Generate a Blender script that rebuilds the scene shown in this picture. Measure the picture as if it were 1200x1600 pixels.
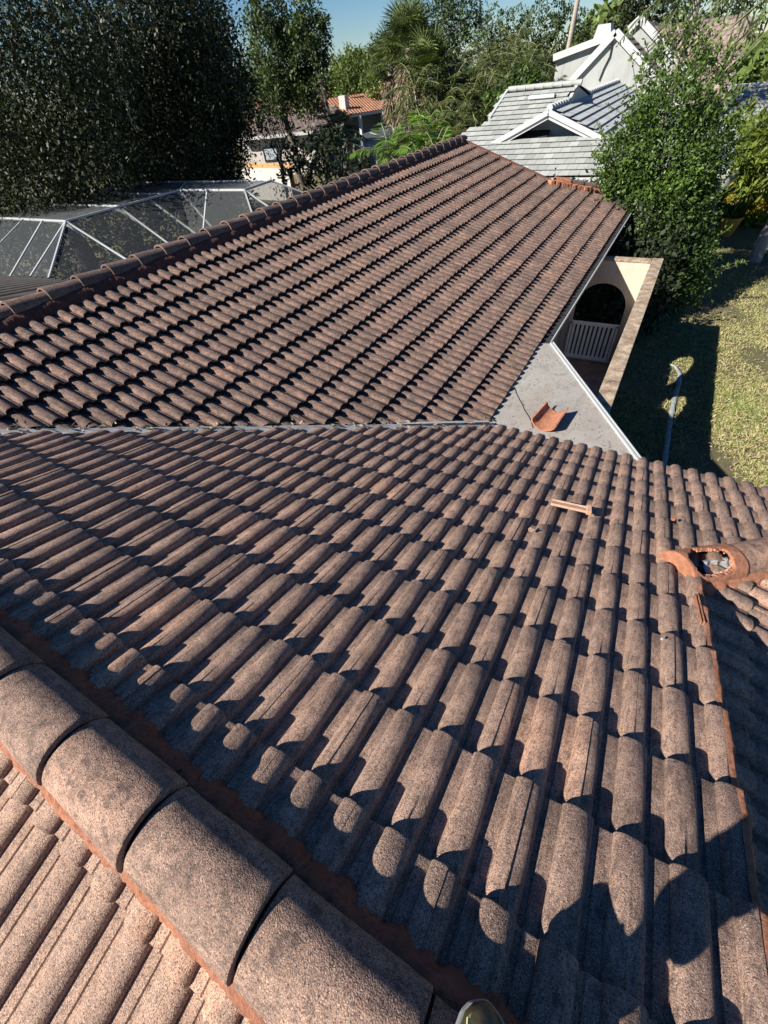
import bpy, bmesh, math, random
import numpy as np
from mathutils import Vector, Matrix
for o in list(bpy.data.objects): bpy.data.objects.remove(o)
SC = bpy.context.scene
COL = SC.collection
random.seed(7); RNG = np.random.default_rng(7)
PI = math.pi; rad = math.radians

# ------------------------------------------------------------------ camera
CZ = 5.45                      # eye height above the lawn
FPX = 646.7004                 # focal length in pixels of the 1200 x 1600 photograph
R3 = np.array([[0.8650690088897109, 0.30687268307361376, -0.39684350346424324],
               [0.4939408769864111, -0.6592250066304058, 0.5669610221832155],
               [-0.08762431112692717, -0.6864776376666197, -0.721852085321632]])
cam = bpy.data.cameras.new('camera'); camo = bpy.data.objects.new('camera', cam); COL.objects.link(camo)
cam.sensor_fit = 'VERTICAL'; cam.sensor_height = 36; cam.lens = 36*FPX/1600
cam.clip_start = .02; cam.clip_end = 3000
M = Matrix.Identity(4)
for r in range(3):
    M[r][0] = R3[r, 0]; M[r][1] = -R3[r, 1]; M[r][2] = -R3[r, 2]
M[2][3] = CZ
camo.matrix_world = M
SC.camera = camo
SC.render.resolution_x = 768; SC.render.resolution_y = 1024

# ------------------------------------------------------------------ sky, sun, exposure
SUN = Vector((.459, .690, -.559)).normalized()          # travel direction of the light
w = bpy.data.worlds.new('World'); SC.world = w; w.use_nodes = True
nt = w.node_tree; bg = nt.nodes['Background']; sky = nt.nodes.new('ShaderNodeTexSky')
sky.sky_type = 'NISHITA'; sky.sun_disc = False; sky.sun_elevation = rad(34)
sky.sun_rotation = math.atan2(-SUN.x, -SUN.y); sky.air_density = .8; sky.dust_density = 0.0; sky.ozone_density = 5.0
sky.air_density = 1.0; sky.ozone_density = 6; hs = nt.nodes.new('ShaderNodeHueSaturation'); hs.inputs['Saturation'].default_value = 1.2; hs.inputs['Value'].default_value = .88; hs.inputs['Hue'].default_value = .506
nt.links.new(sky.outputs[0], hs.inputs['Color']); nt.links.new(hs.outputs[0], bg.inputs[0]); bg.inputs[1].default_value = .05
sl = bpy.data.lights.new('sun', 'SUN'); so = bpy.data.objects.new('sun', sl); COL.objects.link(so)
sl.energy = 5.0; sl.angle = rad(.5); sl.color = (1.0, .93, .83)
so.rotation_euler = SUN.to_track_quat('-Z', 'Y').to_euler(); so.location = (0, 0, 40)
SC.view_settings.view_transform = 'Standard'; SC.view_settings.look = 'None'
SC.view_settings.exposure = 1.15; SC.view_settings.gamma = 1
SC.render.engine = 'CYCLES'

def at(px, py, **k):            # the point seen at a pixel, at a given world x, y or z (used to measure the place)
    d = R3 @ np.array([(px-600)/FPX, (py-800)/FPX, 1.])
    if 'y' in k: s = k['y']/d[1]
    elif 'x' in k: s = k['x']/d[0]
    else: s = (k['z']-CZ)/d[2]
    return Vector((d[0]*s, d[1]*s, d[2]*s+CZ))

# ------------------------------------------------------------------ object helpers
def link(o, parent=None):
    COL.objects.link(o)
    if parent is not None: o.parent = parent
    return o
def tag(o, label=None, cat=None, group=None, kind=None):
    if label: o['label'] = label
    if cat: o['category'] = cat
    if group: o['group'] = group
    if kind: o['kind'] = kind
    return o
def empty(name, label, cat, group=None):
    o = bpy.data.objects.new(name, None); link(o); o.empty_display_size = .2
    return tag(o, label, cat, group)
def smooth_by_angle(me, ang):
    me.polygons.foreach_set('use_smooth', np.ones(len(me.polygons), bool))
    if ang is not None and hasattr(me, 'set_sharp_from_angle'):
        me.set_sharp_from_angle(angle=rad(ang))
class MB:
    def __init__(s): s.v = []; s.f = []; s.t = []; s.tint = .5
    def add(s, vs, fs):
        n = len(s.v); s.v += [tuple(q) for q in vs]; s.f += [tuple(i+n for i in f) for f in fs]
        s.t += [s.tint]*len(vs)
    def box(s, c, size, rz=0, U=None, V=None, W=None):
        c = Vector(c); sx, sy, sz = [q/2 for q in size]
        if U is None:
            U = Vector((math.cos(rz), math.sin(rz), 0)); V = Vector((-math.sin(rz), math.cos(rz), 0)); W = Vector((0, 0, 1))
        vs = [c+U*(sx*a)+V*(sy*b)+W*(sz*d) for d in (-1, 1) for b in (-1, 1) for a in (-1, 1)]
        s.add(vs, [(0, 2, 3, 1), (4, 5, 7, 6), (0, 1, 5, 4), (2, 6, 7, 3), (0, 4, 6, 2), (1, 3, 7, 5)])
    def beam(s, a, b, wd, ht, up=(0, 0, 1)):
        a = Vector(a); b = Vector(b); d = (b-a); L = d.length; d.normalize(); up = Vector(up)
        V = up.cross(d); 
        if V.length < 1e-4: V = Vector((1, 0, 0)).cross(d)
        V.normalize(); W = d.cross(V)
        s.box((a+b)/2, (L, wd, ht), U=d, V=V, W=W)
    def tube(s, pts, rads, n=8, caps=True):
        pts = [Vector(p) for p in pts]
        if not hasattr(rads, '__len__'): rads = [rads]*len(pts)
        prev = None; vs = []; fs = []
        for i, p in enumerate(pts):
            d = (pts[min(i+1, len(pts)-1)]-pts[max(i-1, 0)]).normalized()
            if prev is None:
                a = Vector((0, 0, 1)).cross(d)
                if a.length < .1: a = Vector((1, 0, 0)).cross(d)
            else: a = prev - d*prev.dot(d)
            a.normalize(); prev = a; b = d.cross(a)
            for k in range(n):
                t = 2*PI*k/n; vs.append(p+(a*math.cos(t)+b*math.sin(t))*rads[i])
        for i in range(len(pts)-1):
            for k in range(n):
                k2 = (k+1) % n; fs.append((i*n+k, i*n+k2, (i+1)*n+k2, (i+1)*n+k))
        if caps: fs.append(tuple(range(n))[::-1]); fs.append(tuple((len(pts)-1)*n+k for k in range(n)))
        s.add(vs, fs)
    def prism(s, poly, off):            # poly: 3d points, off: thickness vector
        n = len(poly); off = Vector(off); poly = [Vector(p) for p in poly]
        s.add(poly+[p+off for p in poly], [tuple(range(n))[::-1], tuple(range(n, 2*n))] + [(i, (i+1) % n, n+(i+1) % n, n+i) for i in range(n)])
    def build(s, name, mat, parent=None, smooth=None, bevel=0, fix=True):
        me = bpy.data.meshes.new(name); me.from_pydata(s.v, [], s.f)
        at_ = me.attributes.new('tint', 'FLOAT', 'POINT'); at_.data.foreach_set('value', np.array(s.t, np.float32))
        if fix or bevel:
            bm = bmesh.new(); bm.from_mesh(me)
            if bevel:
                bmesh.ops.bevel(bm, geom=list(bm.edges), offset=bevel, segments=1, affect='EDGES', clamp_overlap=True)
            if fix: bmesh.ops.recalc_face_normals(bm, faces=bm.faces)
            bm.to_mesh(me); bm.free()
        me.materials.append(mat)
        if smooth: smooth_by_angle(me, smooth)
        o = bpy.data.objects.new(name, me); return link(o, parent)

def grid_faces(nu, nv, off=0):
    return [(off+j*nu+i, off+j*nu+i+1, off+(j+1)*nu+i+1, off+(j+1)*nu+i) for j in range(nv-1) for i in range(nu-1)]

# ------------------------------------------------------------------ materials
class NT:
    def __init__(s, name):
        s.m = bpy.data.materials.new(name); s.m.use_nodes = True; s.t = s.m.node_tree
        s.b = s.t.nodes['Principled BSDF']; s.co = s.t.nodes.new('ShaderNodeTexCoord').outputs['Object']
    def n(s, typ, **k):
        q = s.t.nodes.new(typ)
        for a, b in k.items(): setattr(q, a, b)
        return q
    def l(s, a, b): s.t.links.new(a, b)
    def noise(s, scale, detail=2, rough=.5, vec=None, out='Fac', stretch=None):
        q = s.n('ShaderNodeTexNoise'); q.inputs['Scale'].default_value = scale; q.inputs['Detail'].default_value = detail; q.inputs['Roughness'].default_value = rough
        v = vec or s.co
        if stretch:
            m = s.n('ShaderNodeMapping'); m.inputs['Scale'].default_value = stretch; s.l(v, m.inputs[0]); v = m.outputs[0]
        s.l(v, q.inputs['Vector']); return q.outputs[out]
    def ramp(s, fac, stops):
        q = s.n('ShaderNodeValToRGB'); e = q.color_ramp.elements
        e[0].position = stops[0][0]; e[1].position = stops[-1][0]
        for p, c in stops[1:-1]: e.new(p)
        for i, (p, c) in enumerate(stops):
            e[i].position = p; e[i].color = (*c, 1) if hasattr(c, '__len__') else (c, c, c, 1)
        s.l(fac, q.inputs[0]); return q.outputs[0]
    def mix(s, fac, a, b, mode='MIX'):
        q = s.n('ShaderNodeMix', data_type='RGBA', blend_type=mode)
        if hasattr(fac, 'links'): s.l(fac, q.inputs[0])
        else: q.inputs[0].default_value = fac
        for i, v in ((6, a), (7, b)):
            if hasattr(v, 'links'): s.l(v, q.inputs[i])
            else: q.inputs[i].default_value = (*v, 1) if hasattr(v, '__len__') else (v, v, v, 1)
        return q.outputs[2]
    def attr(s, name='tint'):
        q = s.n('ShaderNodeAttribute', attribute_name=name); return q.outputs['Fac']
    def bump(s, h, strength, dist=.01):
        q = s.n('ShaderNodeBump'); q.inputs['Strength'].default_value = strength; q.inputs['Distance'].default_value = dist
        s.l(h, q.inputs['Height']); s.l(q.outputs[0], s.b.inputs['Normal'])
    def base(s, c, rough=.8, metal=0, spec=None):
        if hasattr(c, 'links'): s.l(c, s.b.inputs['Base Color'])
        else: s.b.inputs['Base Color'].default_value = (*c, 1)
        s.b.inputs['Roughness'].default_value = rough; s.b.inputs['Metallic'].default_value = metal
        if spec is not None: s.b.inputs['Specular IOR Level'].default_value = spec
        return s.m

def simple(name, c, rough=.7, metal=0, var=.15, scale=6, bump=0):
    q = NT(name); c = Vector(c)
    nz = q.noise(scale, 4, .6)
    col = q.ramp(nz, [(.3, tuple(c*(1-var))), (.7, tuple(c*(1+var*.6)))])
    q.base(col, rough, metal)
    if bump: q.bump(q.noise(scale*12, 3), bump, .01)
    return q.m

def tile_mat(name, lo, hi, tiny=400, streak=(1, .12, 1), sk=.6, dirt=.5, dirtcol=(.045, .036, .034), pale=(.68, .53, .44), moss=0.0, stain=(.4, .14, .07)):
    q = NT(name)
    body = q.ramp(q.noise(11, 5, .65), [(.3, lo), (.68, hi)])
    t = q.attr()
    body = q.mix(1, body, q.ramp(t, [(0, (.66, .65, .66)), (.45, (.94, .94, .94)), (.8, (1.10, 1.06, 1.02)), (1, (1.3, 1.18, 1.08))]), 'MULTIPLY')
    # sand grains
    g = q.noise(tiny, 1, .5)
    body = q.mix(q.ramp(g, [(.585, 0.), (.67, .85)]), body, pale)
    g2 = q.noise(tiny*.7, 2, .6)
    body = q.mix(q.ramp(g2, [(.37, .9), (.47, 0.)]), body, dirtcol)
    # dark weathering in clouds, red stain where the surface has worn
    d3 = q.noise(105, 4, .75)
    body = q.mix(q.ramp(d3, [(.53, 0.), (.64, .62)]), body, dirtcol)
    d = q.noise(3.2, 7, .72)
    body = q.mix(q.ramp(d, [(.46, 0.), (.78, dirt*.6)]), body, dirtcol)
    sn = q.noise(52, 5, .75, stretch=streak)
    body = q.mix(q.ramp(sn, [(.48, 0.), (.66, sk)]), body, dirtcol)
    d2 = q.noise(26, 5, .7)
    body = q.mix(q.ramp(d2, [(.52, 0.), (.68, dirt*.8)]), body, dirtcol)
    r = q.noise(9, 5, .7)
    body = q.mix(q.ramp(r, [(.60, 0.), (.78, .18)]), body, stain)
    q.base(body, .92, spec=.3)
    h = q.mix(.5, q.noise(tiny*.8, 1), q.noise(90, 4, .7))
    q.bump(h, .85, .0045)
    return q.m
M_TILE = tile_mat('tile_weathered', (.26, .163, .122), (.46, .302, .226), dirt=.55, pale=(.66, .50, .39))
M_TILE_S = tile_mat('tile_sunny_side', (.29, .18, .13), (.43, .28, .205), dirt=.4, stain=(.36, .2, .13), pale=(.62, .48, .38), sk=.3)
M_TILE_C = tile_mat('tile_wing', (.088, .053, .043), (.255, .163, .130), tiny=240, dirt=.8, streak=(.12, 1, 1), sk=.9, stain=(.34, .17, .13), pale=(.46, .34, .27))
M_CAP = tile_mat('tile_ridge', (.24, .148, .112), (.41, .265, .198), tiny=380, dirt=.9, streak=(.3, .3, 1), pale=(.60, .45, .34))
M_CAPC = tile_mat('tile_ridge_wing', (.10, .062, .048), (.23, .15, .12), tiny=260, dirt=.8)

def mortar_mat(name, c):
    q = NT(name); c = Vector(c)
    col = q.ramp(q.noise(14, 6, .7), [(.3, tuple(c*.6)), (.6, tuple(c)), (.75, tuple(c*1.25))])
    col = q.mix(q.ramp(q.noise(38, 6, .8), [(.50, 0.), (.68, .8)]), col, (.06, .032, .025))
    col = q.mix(q.ramp(q.noise(5, 6, .75), [(.52, 0.), (.70, .6)]), col, tuple(c*.35))
    q.base(col, .95); q.bump(q.noise(42, 7, .78), 1.0, .02); return q.m
M_MORT = mortar_mat('mortar_red', (.36, .125, .07))
M_MORT_O = mortar_mat('mortar_orange', (.52, .215, .12))
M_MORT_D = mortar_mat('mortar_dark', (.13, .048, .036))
M_TERRA = mortar_mat('terracotta', (.50, .21, .115))
M_DECK = simple('felt_and_gap_black', (.02, .018, .018), .95)  # black felt; also the painted dark in the gutter and under grey tiles
def flake(name, c, dark):
    q = NT(name); c = Vector(c)
    col = q.ramp(q.noise(1.6, 8, .72), [(.3, tuple(c*.72)), (.6, tuple(c))])
    col = q.mix(q.ramp(q.noise(45, 3, .7), [(.60, 0.), (.68, .7)]), col, dark)
    col = q.mix(q.ramp(q.noise(2.4, 6, .75, stretch=(1, .4, 1)), [(.46, 0.), (.68, .75)]), col, (.27, .215, .165))
    col = q.mix(q.ramp(q.noise(9, 7, .8, stretch=(1, .5, 1)), [(.50, 0.), (.66, .5)]), col, (.13, .11, .09))
    q.base(col, .9); q.bump(q.noise(120, 6, .75), .9, .006); return q.m
M_CONC = flake('porch_concrete', (.31, .297, .275), (.06, .05, .045))
def stucco(name, c, streak=.5, sc=1.):
    q = NT(name); c = Vector(c)
    col = q.ramp(q.noise(2.0*sc, 5, .6), [(.3, tuple(c*.85)), (.7, tuple(c))])
    st = q.noise(7*sc, 5, .7, stretch=(1, 1, .12))
    col = q.mix(q.ramp(st, [(.55, 0.), (.75, streak)]), col, tuple(c*.38))
    q.base(col, .9); q.bump(q.noise(110, 4), .35, .006); return q.m
M_CREAM = stucco('cream_stucco', (.50, .43, .345), .75)
M_WHITE = stucco('white_stucco', (.31, .325, .32), .45, .6)
M_TRIM = simple('white_trim', (.39, .40, .40), .5, var=.06)
M_WALLFAR = simple('far_wall', (.42, .38, .35), .9, var=.1)
def lichen(name):
    q = NT(name)
    col = q.ramp(q.noise(7, 7, .75), [(.34, (.10, .07, .05)), (.5, (.27, .21, .15)), (.66, (.45, .37, .28))])
    col = q.mix(q.ramp(q.noise(17, 6, .8), [(.52, 0.), (.60, .7)]), col, (.25, .13, .05))
    col = q.mix(q.ramp(q.noise(30, 5, .8), [(.60, 0.), (.66, .9)]), col, (.55, .52, .46))
    q.base(col, .95); q.bump(q.noise(80, 4), .5, .006); return q.m
M_LICH = lichen('lichen_cap')
M_METAL = simple('white_metal', (.38, .40, .41), .45, .0, var=.08, scale=3)
M_FLASH = simple('grey_flashing', (.36, .38, .39), .45, .35, var=.3, scale=9)
M_BRIGHT = simple('bright_flashing', (.42, .44, .45), .4, .3, var=.2, scale=20)
M_DARK = simple('dark_gap', (.012, .012, .013), .8)
M_GATE = simple('gate_paint', (.82, .80, .78), .5, var=.08)
M_PAVE = simple('courtyard_floor', (.20, .145, .12), .95, var=.35, scale=5, bump=.4)

# ------------------------------------------------------------------ roof tile fields
P = .15; TB = .3565; TH = math.atan(TB); CT = math.cos(TH); ST = math.sin(TH)
DP = .338; EX = DP/CT
def barrel(a, b, n=13, h=.036):      # points of one barrel from parameter a to b (0..1) across .104 m
    r = []
    for i in range(n):
        t = a+(b-a)*i/(n-1); th = PI*(1-t)
        r.append((.047*math.cos(th), h*math.sin(th)**.72))
    return r
def tile_section():                    # crown to crown: half barrel, pan, barrel, pan, half barrel
    s = [(x, z-.0022*max(0, 1-i_/3)) for i_, (x, z) in enumerate(barrel(.485, 1, 9))]
    def pan(c): return [(c-.0275, -.002), (c-.026, -.004), (c-.012, -.004), (c-.008, .0015), (c+.024, .003), (c+.0275, .0035)]
    s = [(x, z) for x, z in s] + pan(.075)
    s += [(x+.15, z) for x, z in barrel(0, 1, 15)] + pan(.225)
    s += [(x+.30, z) for x, z in barrel(0, .502, 8)]
    return s
SEC = tile_section(); NS = len(SEC)
def tile_field(O, U, V, N, urange, rows, crown0, v0, keep, lift=.034, front=.015, jit=1.0, seed=1, parity=0):
    """returns verts, faces, tints. O lies on the crown plane; row j has its butt at v0+j*EX"""
    rng = random.Random(seed); vs = []; fs = []; ts = []
    O = Vector(O); U = Vector(U); V = Vector(V); N = Vector(N)
    i0 = int((urange[0]-crown0)/P)-2; i1 = int((urange[1]-crown0)/P)+2
    for j in rows:
        for i in range(i0, i1):
            if (i+j+parity) % 2: continue
            uc = crown0+i*P; vb = v0+j*EX
            if not keep(uc+P, vb-EX/2, j): continue
            du = rng.gauss(0, .0009)*jit; dv = rng.gauss(0, .0026)*jit; dw = rng.gauss(0, .0014)*jit; rot = rng.gauss(0, .003)*jit
            tilt = rng.gauss(0, .004)*jit; tint = min(1, max(0, rng.gauss(.5, .22)))
            base = len(vs)
            # rings: back, mid, near front, front edge, front underside
            rings = [(-EX-.05, 0, 0), (-EX*.5, 0, 0), (-.006, 0, 0), (-.0008, -.0028, 0), (0, -.007, 0), (0, -front, .0), (-.03, -front-.006, 0)]
            for (rv, rw, _) in rings:
                lf = lift*(1+rv/EX)
                for (x, z) in SEC:
                    xx = x-.15; u = uc+.15+xx+du - rot*rv; v = vb+rv+dv+rot*xx
                    wv = -(lift+.036)+z+lf+rw+dw+tilt*xx
                    vs.append(O+U*u+V*v+N*wv); ts.append(tint)
            nr = len(rings)
            for a in range(nr-1):
                for b in range(NS-1):
                    fs.append((base+a*NS+b, base+(a+1)*NS+b, base+(a+1)*NS+b+1, base+a*NS+b+1))
            # thin side walls at the lap joints
            for b in (0, NS-1):
                k = len(vs)
                for a in (0, 2, 3):
                    p = vs[base+a*NS+b]; vs.append(p-N*.014); ts.append(tint)
                q = [base+0*NS+b, base+2*NS+b, base+3*NS+b]
                fs.append((q[0], q[1], k+1, k)); fs.append((q[1], q[2], k+2, k+1))
    return vs, fs, ts
def field_object(name, mat, parent, groups):
    """groups: list of (verts, faces, tints, [(plane point, plane normal)])  - the side the normal points to is cut away"""
    big = bmesh.new(); lay = None
    me = bpy.data.meshes.new(name)
    for vs, fs, ts, cuts in groups:
        m2 = bpy.data.meshes.new('t'); m2.from_pydata(vs, [], fs)
        a = m2.attributes.new('tint', 'FLOAT', 'POINT'); a.data.foreach_set('value', np.array(ts, np.float32))
        bm = bmesh.new(); bm.from_mesh(m2)
        for co, no in cuts:
            bmesh.ops.bisect_plane(bm, geom=list(bm.verts)+list(bm.edges)+list(bm.faces), plane_co=co, plane_no=no, clear_outer=True)
        bm.to_mesh(m2); bm.free()
        big.from_mesh(m2); bpy.data.meshes.remove(m2)
    big.to_mesh(me); big.free()
    me.materials.append(mat); smooth_by_angle(me, 38)
    o = bpy.data.objects.new(name, me); return link(o, parent)

house = empty('tiled_roof_house', 'house with brown weathered barrel tile roofs seen from its own ridge, filling the foreground', 'house')
hB = CZ-1.465                       # crown plane of the near slope at y = 0
XR, YR = -5.70, -.24               # ridge lines
zA = hB-TB*YR                       # apex of the near ridge
hC = CZ-3.3466                      # crown plane of the wing at x = 0
zC = hC-TB*XR
VAL = 5.28                          # valley: y = x + VAL
HIP = 1.46                          # hip:    y = x + HIP
RAKE = .775
v3 = Vector
# near slope (descends towards +y)
UB, VB, NB = v3((1, 0, 0)), v3((0, CT, -ST)), v3((0, ST, CT))
g1 = tile_field((0, 0, hB), UB, VB, NB, (-6.2, 1.1), range(0, 7), .0019, .0889/CT,
                lambda u, v, j: u < 1.0 and v*CT < u+VAL+.6, seed=3)
g2 = tile_field((0, 0, hB), UB, VB, NB, (-3.6, 4.6), range(6, 13), .0019, .0889/CT,
                lambda u, v, j: v*CT < u+VAL+.6 and v*CT > u+HIP-.6 and u < 4.2 and not (j == 6 and u < RAKE+.1), seed=5)
s2 = 1/math.sqrt(2)
cutval = ((0, VAL-.05, 0), (-s2, s2, 0))
roofB = field_object('roof_tiles', M_TILE, house, [
    (*g1, [cutval, ((RAKE, 0, 0), (1, 0, 0)), ((0, YR, 0), (0, -1, 0))]),
    (*g2, [cutval, ((0, HIP-.01, 0), (s2, -s2, 0))])])
# sunny slope behind the ridge (descends towards -y)
UA, VA, NA = v3((-1, 0, 0)), v3((0, -CT, -ST)), v3((0, -ST, CT))
gA = tile_field((0, YR, zA), UA, VA, NA, (-1.0, 5.2), range(0, 5), .055, .21, lambda u, v, j: True, seed=9, jit=1.4, lift=.028, front=.026)
field_object('roof_tiles', M_TILE_S, house, [(*gA, [((0, YR, 0), (0, 1, 0)), ((RAKE, 0, 0), (1, 0, 0))])])
# wing slope (descends towards +x)
UC, VC, NC = v3((0, -1, 0)), v3((CT, 0, -ST)), v3((ST, 0, CT))
YG = 13.93
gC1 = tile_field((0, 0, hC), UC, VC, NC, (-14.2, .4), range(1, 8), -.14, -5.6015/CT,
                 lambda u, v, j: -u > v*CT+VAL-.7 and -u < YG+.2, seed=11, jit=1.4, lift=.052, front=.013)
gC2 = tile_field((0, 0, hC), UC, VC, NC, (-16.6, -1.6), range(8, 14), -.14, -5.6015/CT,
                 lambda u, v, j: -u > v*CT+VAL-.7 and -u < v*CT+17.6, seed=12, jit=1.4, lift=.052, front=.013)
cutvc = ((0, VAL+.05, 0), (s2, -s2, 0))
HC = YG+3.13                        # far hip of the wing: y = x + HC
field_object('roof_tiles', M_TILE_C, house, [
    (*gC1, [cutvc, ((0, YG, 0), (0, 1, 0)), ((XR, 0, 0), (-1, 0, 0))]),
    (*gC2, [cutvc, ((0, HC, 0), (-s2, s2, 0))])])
# lower hip slope at the right (descends towards +x)
hD = hB-TB*HIP
gD = tile_field((0, 0, hD), UC, VC, NC, (-5.0, 1.2), range(2, 11), -.06, .10/CT,
                lambda u, v, j: -u < v*CT+HIP+.6 and v*CT > .2, seed=15)
field_object('roof_tiles', M_TILE, house, [(*gD, [((0, HIP+.01, 0), (-s2, s2, 0)), ((RAKE-.02, 0, 0), (-1, 0, 0)), ((0, -1.1, 0), (0, -1, 0))])])

# roof decks under the tiles
mb = MB()
q = .094
def pl(poly, h, kx, ky, dz=-q): return [v3((x, y, h-TB*(kx*x+ky*y)+dz)) for x, y in poly]
mb.prism(pl([(-5.52, YR), (RAKE, YR), (RAKE, HIP+RAKE), (4.1-HIP, 4.1), (4.1-VAL, 4.1)], hB, 0, 1), (0, 0, -.04))
mb.prism(pl([(XR, -.42), (4.1-VAL-.02, 4.1), (-1.24, 4.2), (-1.24, HC-1.24), (YG-HC, YG), (XR, YG)], hC, 1, 0), (0, 0, -.04))
mb.prism(pl([(RAKE-.02, -1.1), (3.9, -1.1), (3.9, 3.9+HIP), (RAKE-.02, HIP+RAKE-.02)], hD, 1, 0), (0, 0, -.04))
mb.prism([v3((x, y, zA-TB*(YR-y)-q)) for x, y in [(-6, YR), (RAKE, YR), (RAKE, -2.4), (-6, -2.4)]], (0, 0, -.04))
# far side of the wing
mb.prism([v3((x, y, zC-TB*(XR-x)-q)) for x, y in [(XR, -3.0), (XR, YG), (-10.2, YG), (-10.2, -3.0)]], (0, 0, -.04))
mb.build('roof_deck', M_DECK, house)
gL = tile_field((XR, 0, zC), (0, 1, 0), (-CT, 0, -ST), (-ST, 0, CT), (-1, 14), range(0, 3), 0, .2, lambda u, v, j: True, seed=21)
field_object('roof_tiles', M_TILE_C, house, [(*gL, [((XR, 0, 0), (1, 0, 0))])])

lp = [at(-60, 478, z=2.75), at(60, 462, z=2.75), at(122, 444, z=2.75), at(30, 436, z=2.75), at(-60, 438, z=2.75)]
mb = MB(); mb.prism(lp, (0, 0, .05))
for i in range(9):
    t_ = i/9; a_ = lp[0].lerp(lp[4], t_); b_ = lp[2].lerp(lp[3], t_); mb.beam(a_+v3((0, 0, .06)), b_+v3((0, 0, .06)), .12, .05)
mb.build('lanai_roof', simple('lanai_painted_shade', (.035, .03, .028), .95, var=.4, scale=5), house)  # dark colour stands for the oak's shade on this roof
# ---- ridge and hip caps: one part per cap tile
def half_cap(p0, p1, up, r0, r1, thick=.017, n=18, hgt=.86, lift0=0., lift1=.018, rough=0., seed=0, ext=0., tint=.5):
    """barrel cap from p0 (tucked end) to p1 (butt end)"""
    rg = random.Random(seed)
    p0 = v3(p0); p1 = v3(p1); d = (p1-p0).normalized(); up = v3(up); side = d.cross(up).normalized(); up = side.cross(d).normalized()
    mb = MB(); mb.tint = tint
    rows = [(0, 0), (.25, 0), (.5, 0), (.75, 0), (.965, 0), (.995, .0008), (1, .0028)]
    m = len(rows)
    for inner in (0, 1):
        for (t, dr) in rows:
            c = p0.lerp(p1, t); r = r0+(r1-r0)*t - dr - inner*thick; li = lift0+(lift1-lift0)*t
            for k in range(n):
                a = PI*k/(n-1); s_ = math.sin(a)
                wob = 1+rough*math.sin(a*3+seed+t*5)
                mb.v.append(tuple(c+side*(math.cos(a)*r*wob)+up*(li-.075*(1-1)+s_*r*hgt*wob))); mb.t.append(tint)
    o = m*n
    mb.f += grid_faces(n, m) + [f[::-1] for f in grid_faces(n, m, o)]
    for k in range(n-1):
        mb.f.append(((m-1)*n+k, (m-1)*n+k+1, o+(m-1)*n+k+1, o+(m-1)*n+k)); mb.f.append((k+1, k, o+k, o+k+1))
    for t in range(m-1):
        mb.f.append((t*n, (t+1)*n, o+(t+1)*n, o+t*n)); mb.f.append(((t+1)*n+n-1, t*n+n-1, o+t*n+n-1, o+(t+1)*n+n-1))
    return mb
rc = random.Random(4)
x = -.35+.0
k = 0
xs = [.055-.405*i for i in range(14)]
for i, xb in enumerate(xs+[.46, .865]):       # butts face +x
    z0 = zA-.050+rc.gauss(0, .0012); xa_ = xb-.396; tn = rc.random()
    mb = half_cap((xa_, YR, z0), (min(xb, .80), YR+rc.gauss(0, .0015), z0), (0, 0, 1), 1.16e-1, .119, lift0=-.006, lift1=.014, rough=.012, seed=i, tint=tn, thick=.022, hgt=.92)
    mb.build('ridge_tile', M_CAP, house, smooth=50)
mb = half_cap((-5.3, YR, zA-.052), (.76, YR, zA-.052), (0, 0, 1), .103, .103, lift1=0); mb.build('ridge_bed', M_MORT_D, house, smooth=50)
# wing ridge: butts face the camera end (-y)
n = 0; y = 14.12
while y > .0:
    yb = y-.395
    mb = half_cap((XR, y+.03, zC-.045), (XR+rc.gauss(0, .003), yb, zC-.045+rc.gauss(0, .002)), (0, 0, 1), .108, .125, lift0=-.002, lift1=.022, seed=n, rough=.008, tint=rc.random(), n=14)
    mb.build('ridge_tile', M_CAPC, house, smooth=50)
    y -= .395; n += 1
# far hip of the wing: short orange-bedded caps
hd = v3((1, 1, -TB)).normalized()
h0 = v3((YG-HC+.05, YG+.05, hC-TB*(YG-HC)-.02))
for i in range(5):
    a = h0+hd*(.40*i)
    mb = half_cap(a, a+hd*.43, (0, 0, 1), .105, .12, lift0=0, lift1=.02, seed=i+40, tint=rc.random()*.6, n=14)
    mb.build('hip_tile', M_CAPC if i else M_TERRA, house, smooth=50)

# ---- mortar beds
def mortar_strip(name, mat, p0, p1, side, inner, outer, zin, zout_fn, step=.011, seed=0, jag=.012, parent=None, drop=.05):
    """wavy bed of mortar along p0->p1 (top inner edge), running out sideways from inner to outer"""
    rg = random.Random(seed); p0 = v3(p0); p1 = v3(p1); L = (p1-p0).length; d = (p1-p0)/L; side = v3(side)
    m = int(L/step)+1; mb = MB(); cols = 7
    ph = [rg.random()*6 for _ in range(6)]
    for i in range(m):
        s_ = i*step
        wv = .6*math.sin(s_*9+ph[0])+.55*math.sin(s_*31+ph[1])+.5*math.sin(s_*77+ph[2])+rg.gauss(0, .45)
        out = outer+jag*wv
        for c in range(cols):
            f = c/(cols-1); off = inner+(out-inner)*f
            pt = p0+d*s_+side*off
            zz = zin*(1-f)+zout_fn(pt)*f if f < 1 else zout_fn(pt)-drop
            bulge = .010*math.sin(PI*f)
            mb.v.append((pt.x, pt.y, zz+bulge+rg.gauss(0, .0022)+.004*math.sin(s_*17+ph[3]+f*3))); mb.t.append(.5)
    mb.f = grid_faces(cols, m)
    return mb.build(name, mat, parent or house, smooth=60)
planeB = lambda p: hB-TB*p.y
planeA = lambda p: zA-TB*(YR-p.y)
planeC = lambda p: hC-TB*p.x
mortar_strip('mortar', M_MORT, (-5.4, YR, 0), (RAKE, YR, 0), (0, 1, 0), .10, .172, zA-.062+.028, lambda p: planeB(p)-.026, seed=1, jag=.011)
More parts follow.
